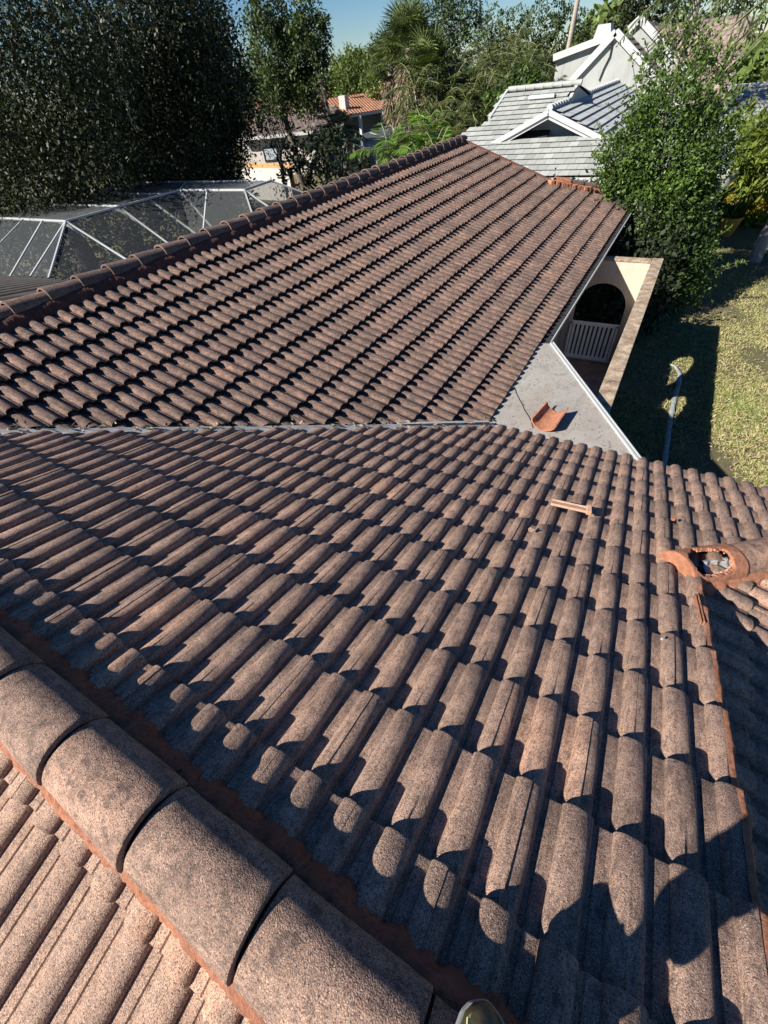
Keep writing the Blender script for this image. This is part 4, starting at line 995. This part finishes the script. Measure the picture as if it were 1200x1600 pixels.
# front gable and its long wing
GX, GY, GZ = -5.05, 20.3, 4.17
sg = .40; cg_ = 1/math.sqrt(1+sg*sg)
mb = MB(); L_ = 15
flat_tiles(mb, (GX+5.6, GY, GZ-sg*5.6), (0, 1, 0), (-cg_, 0, sg*cg_), (sg*cg_, 0, cg_), 0, L_, 6.0, seed=2); mb.build('roof_gable_right', M_GREY_LIT, gh, fix=False)
mb = MB(); mb.prism([(GX, GY, GZ-.05), (GX+5.6, GY, GZ-sg*5.6-.05), (GX+5.6, GY+L_, GZ-sg*5.6-.05), (GX, GY+L_, GZ-.05)], (0, 0, -.05))
mb.prism([(GX, GY, GZ-.02), (GX-2.1, GY, GZ-sg*2.1-.02), (GX-5, GY+L_, GZ-sg*5-.02), (GX, GY+L_, GZ-.02)], (0, 0, -.05)); mb.build('roof_gable_deck', M_GREY, gh)
mb = MB()
for i in range(38): y_ = GY+.0+i*.38; mb.tube([(GX, y_, GZ+.03), (GX, y_+.36, GZ+.015)], [.11, .09], 8)
mb.build('ridge_tiles', M_GREY_LIT, gh, smooth=50)
# white rake boards: two stepped boards each side
for sgn in (-1, 1):
    xe = GX+sgn*2.15
    mb = MB(); mb.beam((GX, GY-.04, GZ-.07), (xe, GY-.04, GZ-.07-sg*2.15), .08, .15); mb.build('rake_trim', M_TRIM, gh)
    mb = MB(); mb.beam((GX, GY+.03, GZ-.19), (xe, GY+.03, GZ-.19-sg*2.15), .08, .12); mb.build('rake_trim', M_TRIM, gh)
mb = MB(); mb.prism([(GX-2.1, GY+.75, GZ-.9), (GX+2.1, GY+.75, GZ-.9), (GX, GY+.75, GZ-.06)], (0, .1, 0)); mb.build('gable_wall', simple('gable_grey', (.42, .42, .43), .9), gh)
mb = MB(); mb.box((-5.3, ey-.03, ez-.10), (11.8, .06, .16)); mb.build('fascia', M_TRIM, gh)
mb = MB(); mb.box((-5.4, ey+.6+2, ez/2-.1), (10.8, 4, ez-.25)); mb.build('wall', M_WHITE, gh)
# right hand wing of the same house
g2_ = empty('grey_roofed_wing', 'pale grey roofed wing seen past the right side of the leafy tree', 'house')
mb = MB(); flat_tiles(mb, (0, 29.5, 2.7), UX, VX, NX, .2, 12, 3.2, seed=4); mb.build('roof', M_GREY, g2_, fix=False)
mb = MB(); mb.prism([(.2, 29.5, 2.64), (12, 29.5, 2.64), (12, 32.6, 2.64+s*3.1), (.2, 32.6, 2.64+s*3.1)], (0, 0, -.1)); mb.build('roof_deck', M_GREY_LIT, g2_)
mb = MB(); mb.box((6.1, 29.45, 2.56), (11.9, .06, .2)); mb.build('fascia', M_TRIM, g2_)
mb = MB(); mb.box((6.1, 31.8, 1.25), (11.4, 3.5, 2.5)); mb.build('wall', M_WHITE, g2_)

# tall white house
th_ = empty('tall_white_house', 'tall white stucco house with steep gables, above the grey roof', 'house')
Y4 = 34.0
ap = at(962.5, 52.3, y=Y4); rl = at(892.7, 128.3, y=Y4); rr = at(1006, 101, y=Y4); sh = at(867.7, 92, y=Y4); ap2 = at(1000, 31.5, y=37.6); r2 = at(1043.7, 80, y=37.6); l2 = at(980, 49, y=37.6)
slR = (ap.z-rr.z)/(rr.x-ap.x); slL = (ap.z-rl.z)/(ap.x-rl.x)
Rr = v3((ap.x+4.2, Y4, ap.z-slR*4.2)); Ll = v3((ap.x-3.0, Y4, ap.z-slL*3.0))
mb = MB(); mb.prism([(Ll.x, Y4, 0), (Rr.x, Y4, 0), Rr, ap, Ll], (0, .2, 0)); mb.build('gable_wall', M_WHITE, th_)
mb = MB(); mb.prism([(sh.x, Y4+.35, 0), (ap.x, Y4+.35, 0), (ap.x, Y4+.35, ap.z-.1), (sh.x, Y4+.35, sh.z)], (0, .2, 0)); mb.build('shed_wall', M_WHITE, th_)
for a_, b_ in ((ap, Rr), (ap, Ll)):
    mb = MB(); o_ = v3((0, -.10, .05)); mb.beam(v3(a_)+o_, v3(b_)+o_, .22, .30); mb.build('rake_trim', M_TRIM, th_)
mb = MB(); mb.beam((sh.x-.15, Y4+.2, sh.z+.05), (ap.x+.05, Y4+.2, ap.z+.0), .25, .28); mb.build('rake_trim', M_TRIM, th_)
# crooked conduit down the wall
mb = MB(); cp = [at(*p_, y=Y4-.06) for p_ in [(957, 68), (953, 88), (943, 108), (936, 126)]]; mb.tube(cp, .035, 6); mb.build('wall_conduit', M_DARK, th_)
M_BROWNR = ftile('brown_tile', (.08, .065, .055), (.18, .145, .125)); M_BRPINK = ftile('sandy_tile', (.17, .13, .105), (.30, .24, .20))
dn = v3((1, 0, -slR)).normalized(); nn_ = v3((slR, 0, 1)).normalized()
mb = MB(); flat_tiles(mb, Rr+v3((0, .1, .05)), (0, 1, 0), -dn, nn_, 0, 7, (ap-Rr).length, tw=.4, ex=.36, th=.05, seed=6); mb.build('roof', M_BROWNR, th_, fix=False)
mb = MB(); mb.prism([ap+v3((0, .15, -.02)), Rr+v3((0, .15, -.02)), Rr+v3((0, 7, -.02)), ap+v3((0, 7, -.02))], (0, 0, -.08))
mb.prism([(sh.x, Y4+.3, sh.z+.02), (ap.x, Y4+.3, ap.z+.0), (ap.x, Y4+7, ap.z), (sh.x, Y4+7, sh.z+.02)], (0, 0, -.08)); mb.build('roof_deck', M_BROWNR, th_)
# second gable behind
sl2 = (ap2.z-r2.z)/(r2.x-ap2.x); R2_ = v3((ap2.x+3.6, 37.6, ap2.z-sl2*3.6)); L2_ = v3((ap.x+.05, 37.6, ap2.z-(ap2.x-ap.x-.05)*.75))
mb = MB(); mb.prism([(L2_.x, 37.6, 0), (R2_.x, 37.6, 0), R2_, ap2, L2_], (0, .2, 0)); mb.build('gable_wall', M_WHITE, th_)
for a_, b_ in ((ap2, R2_), (ap2, L2_)): mb = MB(); o_ = v3((0, -.10, .05)); mb.beam(v3(a_)+o_, v3(b_)+o_, .22, .30); mb.build('rake_trim', M_TRIM, th_)
mb = MB(); mb.prism([ap2+v3((0, .2, 0)), R2_+v3((0, .2, 0)), R2_+v3((0, 8, 0)), ap2+v3((0, 8, 0))], (0, 0, -.08)); mb.build('roof', M_BROWNR, th_)
# long sandy-brown roof to the right
q0 = at(1025, 47, y=42); q1 = at(1160, 26, y=42); rz_ = (q0.z+q1.z)/2; x0_, x1_ = q0.x-1.2, q1.x+.3
dny = v3((0, -1, -.62)).normalized(); Oe = v3((x0_, 42, rz_))+dny*6.2
mb = MB(); flat_tiles(mb, Oe, UX, -dny, v3((0, -.62, 1)).normalized(), 0, x1_-x0_, 6.2, tw=.4, ex=.38, th=.04, seed=8, barrels=True); mb.build('roof', M_BRPINK, th_, fix=False)
mb = MB(); mb.prism([(x0_, 42, rz_-.03), (x1_, 42, rz_-.03), (x1_, Oe.y, Oe.z-.03), (x0_, Oe.y, Oe.z-.03)], (0, 0, -.08)); mb.prism([(x0_, 42, rz_-.03), (x1_, 42, rz_-.03), (x1_, 47, rz_-3), (x0_, 47, rz_-3)], (0, 0, -.08)); mb.build('roof_deck', M_BROWNR, th_)
mb = MB(); mb.tube([(x0_, 42, rz_+.02), (x1_, 42, rz_+.02)], .12, 8); mb.build('ridge_tiles', M_BROWNR, th_)
mb = MB(); mb.box(((x0_+x1_)/2, 39, Oe.z/2-.1), (x1_-x0_-.6, 5, Oe.z-.2)); mb.build('wall', M_WHITE, th_)
# chimney
c0 = at(926, 72, y=37); c1 = at(953, 60, y=37); ct_ = at(940, 38, y=37); cxm = (c0.x+c1.x)/2; cw_ = (c1.x-c0.x)
mb = MB(); mb.box((cxm, 37.4, ct_.z-1.5), (cw_*.95, .8, 2.2)); mb.build('chimney', simple('pink_brick', (.38, .27, .24), .9, var=.3, scale=9), th_)
mb = MB(); z1_ = ct_.z-.62
mb.box((cxm, 37.4, z1_), (cw_*1.25, 1.05, .18)); mb.prism([(cxm-cw_*.55, 36.95, z1_+.08), (cxm+cw_*.55, 36.95, z1_+.08), (cxm+cw_*.38, 36.95, ct_.z), (cxm-cw_*.38, 36.95, ct_.z)], (0, .9, 0)); mb.box((cxm-cw_*.52, 37.4, z1_-.8), (.12, 1.0, 1.6)); mb.build('chimney_cap', M_TRIM, th_)

# brown tiled house at far left and the orange roofed one
def side_house(name, label, e1, e2, r1, r2_, M_roof, wallm, seed, ex=.42, ext=3):
    t = empty(name, label, 'house'); e1, e2, r1, r2_ = map(v3, (e1, e2, r1, r2_))
    U = (e2-e1).normalized(); W = ((r1+r2_)/2-(e1+e2)/2); V = (W-U*W.dot(U)).normalized(); N = U.cross(V).normalized(); N = N if N.z > 0 else -N
    Lu = (e2-e1).length; Lv = W.dot(V)
    mb = MB(); flat_tiles(mb, e1-U*1.0, U, V, N, 0, Lu+1+ext, Lv, tw=.38, ex=ex, th=.06, seed=seed, barrels=True); mb.build('roof', M_roof, t, fix=False)
    E1 = e1-U; E2 = e2+U*ext
    mb = MB(); mb.prism([E1, E2, E2+V*Lv, E1+V*Lv], (0, 0, -.12)); bk = v3((V.x, V.y, 0)).normalized()*abs(Lv)
    mb.prism([E1+V*Lv, E2+V*Lv, E2+V*Lv+bk-v3((0, 0, 1.2)), E1+V*Lv+bk-v3((0, 0, 1.2))], (0, 0, -.12)); mb.build('roof_deck', M_roof, t)
    mb = MB(); mb.beam(E1-v3((0, 0, .10)), E2-v3((0, 0, .10)), .12, .22); mb.build('fascia', M_TRIM, t)
    mb = MB(); mb.beam(E1+V*Lv+N*.05, E2+V*Lv+N*.05, .2, .16); mb.build('ridge_tiles', M_roof, t)
    bk1 = v3((V.x, V.y, 0)).normalized()
    a_, b_ = E1+bk1*.7, E2+bk1*.7; mb = MB(); mb.prism([(a_.x, a_.y, 0), (b_.x, b_.y, 0), (b_.x, b_.y, e1.z-.25), (a_.x, a_.y, e1.z-.25)], bk1*4); mb.build('wall', wallm, t)
    return t, U, bk1
M_BRN2 = ftile('brown_barrel', (.10, .075, .066), (.30, .24, .21)); M_ORG = ftile('orange_barrel', (.27, .125, .07), (.42, .22, .135))
bh, U_, bk_ = side_house('brown_roofed_house', 'far house with brown barrel tiles and a pale wall with one window', at(385, 215, z=2.85), at(500, 203, z=2.85), at(383, 184, z=3.95), at(478, 172, z=3.95), M_BRN2, M_WALLFAR, 3, ext=0)
wl = [at(p_[0], p_[1], y=34.6) for p_ in ((408, 232), (432, 228), (434, 250), (413, 254))]
# window on the wall plane facing the camera
e1_ = at(385, 215, z=2.85); wpt = e1_+bk_*.7
def onwall(px, py, dd=0.):
    d = R3 @ np.array([(px-600)/FPX, (py-800)/FPX, 1.]); d = v3(d); o_ = v3((0, 0, CZ)); n_ = bk_; s_ = ((wpt-bk_*dd)-o_).dot(n_)/d.dot(n_); return o_+d*s_
mb = MB(); w4 = [onwall(*p_, .04) for p_ in ((410, 232), (434, 228), (434, 250), (415, 254))]; lo_, hi_ = (w4[2].z+w4[3].z)/2, (w4[0].z+w4[1].z)/2
xa, xb = w4[0], w4[1]
mb.prism([(xa.x, xa.y, lo_), (xb.x, xb.y, lo_), (xb.x, xb.y, hi_), (xa.x, xa.y, hi_)], -bk_*.05); win = mb.build('window', simple('window_dark', (.03, .03, .035), .2), bh)
mb = MB(); f_ = .12; xa2, xb2 = xa.lerp(xb, f_), xa.lerp(xb, 1-f_); mb.prism([(xa2.x, xa2.y, lo_+.12)-0*v3() if False else (xa2.x-bk_.x*.06, xa2.y-bk_.y*.06, lo_+.12), (xb2.x-bk_.x*.06, xb2.y-bk_.y*.06, lo_+.12), (xb2.x-bk_.x*.06, xb2.y-bk_.y*.06, hi_-.1), (xa2.x-bk_.x*.06, xa2.y-bk_.y*.06, hi_-.1)], -bk_*.02); mb.build('pane', simple('pane_grey', (.34, .38, .42), .25), win)
# front cross gable of the brown house
gp = at(468, 192, z=3.45); mb = MB(); 
oh, U_, bk_ = side_house('orange_roofed_house', 'far house with an orange tile roof and a white posted porch', at(553, 179, z=2.95), at(625, 167, z=2.95), at(533, 152, z=4.2), at(585, 145, z=4.2), M_ORG, simple('porch_shade', (.10, .10, .095), .8), 5)
e1_ = at(553, 179, z=2.95); e2_ = at(625, 167, z=2.95)
for f_ in (.12, .60, 1.05): p_ = e1_.lerp(e2_, f_); mb = MB(); mb.box((p_.x, p_.y, 1.4), (.28, .28, 2.8)); mb.build('porch_post', M_TRIM, oh)
vz = at(558, 153, z=4.0); mb = MB(); mb.box((vz.x, vz.y, 4.05), (1.4, .6, .12), rz=.9); mb.build('roof_vent', M_DARK, oh)
cz_ = at(536, 146, z=4.6); mb = MB(); mb.box((cz_.x, cz_.y, 3.7), (.8, .8, 1.5)); mb.build('chimney', M_WALLFAR, oh)
# another orange roof behind the brown house
h3 = empty('orange_roof_behind', 'strip of another orange roof showing over the brown tiled ridge', 'house')
a_ = at(380, 178, y=52); b_ = at(505, 160, y=66)
mb = MB(); mb.prism([(a_.x, a_.y, a_.z-.6), (b_.x, b_.y, a_.z-.6), (b_.x-2, b_.y+5, a_.z+1.2), (a_.x-2, a_.y+5, a_.z+1.2)], (0, 0, -.2)); mb.build('roof', M_ORG, h3)
mb = MB(); mb.prism([(a_.x-1, a_.y+1, 0), (b_.x-1, b_.y+1, 0), (b_.x-1, b_.y+1, a_.z-.5), (a_.x-1, a_.y+1, a_.z-.5)], (-1, 3, 0)); mb.build('wall', M_WALLFAR, h3)
# white garden wall with tan fence behind it
f1, f2_ = at(378, 267, z=1.65), at(450, 268, z=1.65)
wf = empty('white_garden_wall', 'sunlit white garden wall below the brown roofed house', 'wall')
mb = MB(); mb.prism([(f1.x, f1.y, 0), (f2_.x, f2_.y, 0), (f2_.x, f2_.y, 1.80), (f1.x, f1.y, 1.80)], (-.06, .18, 0)); mb.build('wall_panel', stucco('garden_white', (.46, .44, .40), .4), wf)
ff = empty('wooden_fence', 'tan wooden board fence standing behind the white garden wall', 'fence')
M_WOOD = simple('tan_wood', (.44, .25, .10), .8, var=.25, scale=4)
dirf = (f2_-f1).normalized()
fa, fb = f1+v3((-.2, .7, 0)), f2_+v3((-.2, .7, 0)); nb_ = 40
for i in range(nb_):
    p_ = fa.lerp(fb, (i+.5)/nb_); mb = MB(); mb.box((p_.x, p_.y, 1.0), ((fb-fa).length/nb_*.93, .03, 2.0), rz=math.atan2(dirf.y, dirf.x)); mb.build('fence_board', M_WOOD, ff)
fe = empty('porch_fence', 'tan board fence in front of the orange roofed house', 'fence')
fa, fb = at(560, 184, z=2.05), at(606, 183, z=2.05); dirf = (fb-fa).normalized()
for i in range(24):
    p_ = fa.lerp(fb, (i+.5)/24); mb = MB(); mb.box((p_.x, p_.y, 1.0), ((fb-fa).length/24*.93, .03, 2.0), rz=math.atan2(dirf.y, dirf.x)); mb.build('fence_board', M_WOOD, fe)

# far woods closing the horizon
def woods():
    n = 9000; ang = RNG.uniform(rad(55), rad(165), n); rr = RNG.uniform(95, 150, n)
    xx = np.cos(ang)*rr; yy = np.sin(ang)*rr; h = 5.5+2.2*np.sin(ang*19)+1.6*np.sin(ang*47+1); z = RNG.random(n)**.7*h
    cc = np.stack([xx, yy, z], 1); k = 12; C = (cc[:, None, :]+RNG.normal(size=(n, k, 3))*.9).reshape(-1, 3)
    T = np.clip(np.repeat(RNG.random(n), k)*.6+RNG.random(n*k)*.4, 0, 1); D = RNG.normal(size=C.shape)
    return leaves(C, D, 1.3, .9, RNG.normal(size=C.shape)*.6+np.array([0, -.3, 1.])), T
V_, T_ = woods(); o = quads_object('distant_woods', V_, T_, ML_FAR); tag(o, 'distant belt of trees closing the horizon', 'woods', kind='stuff')

# ------------------------------------------------------------------ loose things on the roofs
def upturned(label, c, L, r, rz, mat):
    mb = MB(); n = 17; m = 9; th = .017; rows = []
    for inner in (0, 1):
        for j in range(m):
            t = j/(m-1)
            for i in range(n):
                a_ = PI+(PI*.94)*(i/(n-1))+PI*.03; rr_ = (r-.014*t)-inner*th; notch = .025*math.exp(-((i-9)/2.2)**2) if j == m-1 else 0
                x_ = rr_*math.cos(a_); y_ = (t-.5)*L-notch; z_ = r*.86+rr_*.86*math.sin(a_)
                mb.v.append((x_*math.cos(rz)-y_*math.sin(rz)+c[0], x_*math.sin(rz)+y_*math.cos(rz)+c[1], z_+c[2])); mb.t.append(.7)
    o_ = n*m; mb.f += grid_faces(n, m)+[f_[::-1] for f_ in grid_faces(n, m, o_)]
    for k in range(n-1): mb.f.append(((m-1)*n+k, (m-1)*n+k+1, o_+(m-1)*n+k+1, o_+(m-1)*n+k)); mb.f.append((k+1, k, o_+k, o_+k+1))
    for t in range(m-1): mb.f.append((t*n, (t+1)*n, o_+(t+1)*n, o_+t*n)); mb.f.append(((t+1)*n+n-1, t*n+n-1, o_+t*n+n-1, o_+(t+1)*n+n-1))
    o = mb.build('loose_ridge_tile', mat, smooth=45); return tag(o, label, 'roof tile')
upturned('terracotta ridge tile lying upturned on the grey concrete porch roof', (-.585, 4.44, 2.482), .42, .15, -.12, M_TERRA)
# broken sliver across the barrels
a_ = v3((-.17, 2.45, 0)); b_ = v3((.09, 2.47, 0)); zc_ = lambda p: hB-TB*p.y+.012
mb = MB(); a_.z = zc_(a_); b_.z = zc_(b_)+.012; mb.beam(a_, b_, .055, .02, up=NB); mb.beam(a_+v3((0, .022, .014)), b_+v3((0, .022, .014)), .012, .014, up=NB); mb.box(b_+v3((.0, .0, .012)), (.035, .075, .035), rz=.2)
o = mb.build('tile_sliver', simple('clay_pale', (.38, .24, .17), .9, var=.25, scale=30), bevel=.003); tag(o, 'long broken sliver of clay tile lying across the barrels of the near slope', 'tile fragment')
def chip(label, p, s_, mat, seed):
    rg = random.Random(seed); mb = MB(); n = 6; ring = []
    for k in range(n): th = 2*PI*k/n; rr_ = s_*rg.uniform(.55, 1.1); ring.append(v3((p[0]+rr_*math.cos(th), p[1]+rr_*math.sin(th)*.8, p[2]+rg.uniform(-.003, .006))))
    mb.prism(ring, (.0, .0, .012)); o = mb.build('tile_chip', mat); tag(o, label, 'tile fragment')
MCH = simple('chip_clay', (.32, .21, .16), .9, var=.2, scale=40)
def onB(px, py, dz=0.):
    d = R3 @ np.array([(px-600)/FPX, (py-800)/FPX, 1.]); s_ = -1.465/(d[2]+TB*d[1]); p_ = d*s_; return (p_[0], p_[1], p_[2]+CZ+dz)
chip('pale chip of tile in a pan left of the long sliver', onB(830, 829), .022, MCH, 2)
chip('small bright orange wedge in the pan above the broken hip tile', onB(1052, 812, -.0), .018, M_TERRA, 4)
chip('broken dark edged tile corner three rows below the sliver', onB(915, 890, .002), .016, simple('chip_dark', (.08, .05, .04), .9), 5)
chip('tiny white fleck on the tiles right of centre', onB(1033, 1000, .002), .007, M_TRIM, 6)
# leaf litter caught along the valley
n_ = 140; t_ = RNG.random(n_); cx_ = -4.6+t_*3.5; C_ = np.stack([cx_+RNG.normal(size=n_)*.03, cx_+VAL+RNG.normal(size=n_)*.03, hB-TB*(cx_+VAL)+.005+RNG.random(n_)*.012], 1)
D_ = RNG.normal(size=(n_, 3)); D_[:, 2] *= .2; o = quads_object('valley_litter', leaves(C_, D_, .06, .02), RNG.random(n_), ML_DEAD); tag(o, 'dry twigs and leaves caught in the roof valley', 'leaves', kind='stuff')

n_ = 260; t_ = RNG.random((n_, 2)); C_ = np.stack([-1.15+t_[:, 0]*1.3, 4.15+t_[:, 1]*1.9, np.full(n_, 2.487)], 1); C_ = C_[C_[:, 0] < .30-(C_[:, 1]-4.15)*.60]
D_ = RNG.normal(size=C_.shape); D_[:, 2] = 0; o = quads_object('porch_litter', leaves(C_, D_, .022, .012, np.repeat([[0, 0, 1.]], len(C_), 0)), RNG.random(len(C_))*.5, ML_DEAD); tag(o, 'fine dark crumbs and leaf bits on the concrete porch roof', 'debris', kind='stuff')
# ------------------------------------------------------------------ the photographer, standing on the ridge
ps_ = empty('person', 'person standing on the ridge, only the olive toe of one shoe in the picture', 'person')
skin = simple('skin', (.5, .32, .24), .6); cloth = simple('trousers', (.10, .09, .075), .9); shirt = simple('shirt', (.16, .17, .2), .9)
def skinned(name, verts, edges, radii, mat, parent, sub=2, root=0):
    me = bpy.data.meshes.new(name); me.from_pydata([tuple(v) for v in verts], edges, []); o = bpy.data.objects.new(name, me); link(o, parent)
    m1 = o.modifiers.new('s', 'SKIN'); sv = me.skin_vertices[0].data
    for i, r in enumerate(radii): sv[i].radius = (r, r) if not hasattr(r, '__len__') else r; sv[i].use_root = (i == root)
    m2 = o.modifiers.new('u', 'SUBSURF'); m2.levels = sub; m2.render_levels = sub
    me.materials.append(mat); return o
gz0 = 4.10                      # ridge level
fL = v3((.165, -.30, gz0+.13)); fR = v3((.56, -1.02, gz0-.16)); pel = v3((.34, -.66, gz0+.80))
V0 = [pel, pel+v3((0, -.02, .25)), pel+v3((0, 0, .48)), pel+v3((0, .04, .60)), pel+v3((0, .07, .72)), pel+v3((0, .08, .80)),
      pel+v3((-.10, .03, -.04)), v3((.205, -.30, gz0+.46)), fL, pel+v3((.10, .01, -.04)), v3((.52, -.86, gz0+.28)), fR,
      pel+v3((-.19, .02, .46)), pel+v3((-.28, .16, .26)), v3((.02, -.12, CZ-.06)), pel+v3((.19, .02, .46)), pel+v3((.24, .16, .24)), v3((.10, -.12, CZ-.06))]
E0 = [(0, 1), (1, 2), (2, 3), (3, 4), (4, 5), (0, 6), (6, 7), (7, 8), (0, 9), (9, 10), (10, 11), (2, 12), (12, 13), (13, 14), (2, 15), (15, 16), (16, 17)]
R0 = [.14, .13, .15, .06, .09, .075, .09, .06, .042, .09, .06, .042, .062, .045, .028, .062, .045, .028]
skinned('body', V0, E0, R0, skin, ps_)
skinned('trousers', [pel+v3((0, 0, .06)), pel, pel+v3((-.10, .03, -.06)), v3((.205, -.30, gz0+.46)), fL+v3((0, 0, .05)), pel+v3((.10, .01, -.06)), v3((.52, -.86, gz0+.28)), fR+v3((0, 0, .05))],
        [(0, 1), (1, 2), (2, 3), (3, 4), (1, 5), (5, 6), (6, 7)], [.15, .155, .105, .078, .062, .105, .078, .062], cloth, ps_, root=1)
skinned('shirt', [pel+v3((0, 0, .04)), pel+v3((0, -.02, .25)), pel+v3((0, 0, .47)), pel+v3((-.19, .02, .46)), pel+v3((-.26, .13, .30)), pel+v3((.19, .02, .46)), pel+v3((.23, .13, .29))],
        [(0, 1), (1, 2), (2, 3), (3, 4), (2, 5), (5, 6)], [.15, .145, .165, .08, .062, .08, .062], shirt, ps_, root=1)
# fingers around the phone (behind the lens)
for s_ in (-1, 1):
    w0 = v3((.06+s_*.05, -.12, CZ-.06))
    for k in range(4):
        a_ = w0+v3((s_*.012, .01, -.02+.02*k)); skinned('finger', [a_, a_+v3((s_*.01, .03, .008)), a_+v3((-s_*.004, .055, .012))], [(0, 1), (1, 2)], [.009, .008, .007], skin, ps_, 1)
    a_ = w0+v3((0, -.01, .03)); skinned('thumb', [a_, a_+v3((-s_*.02, .01, .02)), a_+v3((-s_*.035, .02, .025))], [(0, 1), (1, 2)], [.011, .01, .008], skin, ps_, 1)
me = bpy.data.meshes.new('hair'); bm = bmesh.new(); bmesh.ops.create_uvsphere(bm, u_segments=20, v_segments=12, radius=.105)
for vv in bm.verts: vv.co.z *= 1.1; vv.co += pel+v3((0, .045, .80))
bm.to_mesh(me); bm.free(); me.materials.append(simple('hair_dark', (.03, .02, .015))); link(bpy.data.objects.new('hair', me), ps_)
def shoe(tip, heel, name='shoe'):
    tip = v3(tip); heel = v3(heel); d = (tip-heel).normalized(); L = (tip-heel).length; side_ = d.cross(v3((0, 0, 1))).normalized(); up = side_.cross(d).normalized()
    st = [(0, .030, .05), (.06, .038, .085), (.22, .040, .10), (.42, .042, .085), (.62, .049, .066), (.78, .050, .052), (.90, .042, .042), (.965, .028, .032), (1.0, .010, .022)]
    mb = MB(); n = 20
    for (t, hw, h) in st:
        for k in range(n):
            a_ = 2*PI*k/n; c_, s2_ = math.cos(a_), math.sin(a_)
            mb.v.append(tuple(heel+d*(L*t)+side_*(hw*c_)+up*(.012+(h*max(0, s2_)**.8 if s2_ > 0 else .0)))); mb.t.append(.5)
    for j in range(len(st)-1):
        for k in range(n): mb.f.append((j*n+k, j*n+(k+1) % n, (j+1)*n+(k+1) % n, (j+1)*n+k))
    mb.f.append(tuple(range(n))); mb.f.append(tuple((len(st)-1)*n+k for k in range(n))[::-1])
    sh_ = mb.build(name, simple('shoe_olive', (.07, .058, .028), .4, var=.5, scale=40), ps_, smooth=60)
    mb = MB(); n = 24; rows = []
    for (t, hw, h) in st:
        for sgn in (-1, 1): pass
    outline = [(t, hw+.007) for t, hw, h in st]+[(1.02, .004)]
    pts_ = [heel+d*(L*t)+side_*w_ for t, w_ in outline]+[heel+d*(L*t)-side_*w_ for t, w_ in outline[::-1]]
    mb.prism(pts_, up*.022); mb.build('sole', simple('sole_pale', (.20, .21, .20), .4), sh_, bevel=.004)
    mb = MB()
    for t in (.50, .58, .66, .73): 
        c_ = heel+d*(L*t); h = .012+.075-.045*(t-.5)/.25
        mb.tube([c_-side_*.028+up*(h*.82), c_+up*(h+.004)+d*.004, c_+side_*.028+up*(h*.82)], .003, 5)
    for sg_ in (-1, 1): mb.tube([heel+d*(L*.70)+side_*(.03*sg_)+up*.058, heel+d*(L*.86)+side_*(.034*sg_)+up*.044, heel+d*(L*.97)+side_*(.012*sg_)+up*.034], .0035, 5)
    mb.build('lace', simple('lace_yellow', (.45, .42, .2), .6), sh_)
shoe((.158, -.085, gz0-.015), (.20, -.345, gz0+.055)); shoe((.60, -.80, gz0-.20), (.56, -1.06, gz0-.30))
ph = MB(); ph.box((.06, -.075, CZ+.005), (.15, .008, .075)); o = ph.build('phone', simple('phone_black', (.02, .02, .02), .3), bevel=.003); tag(o, 'black phone held up by the person on the ridge, out of the picture', 'phone')
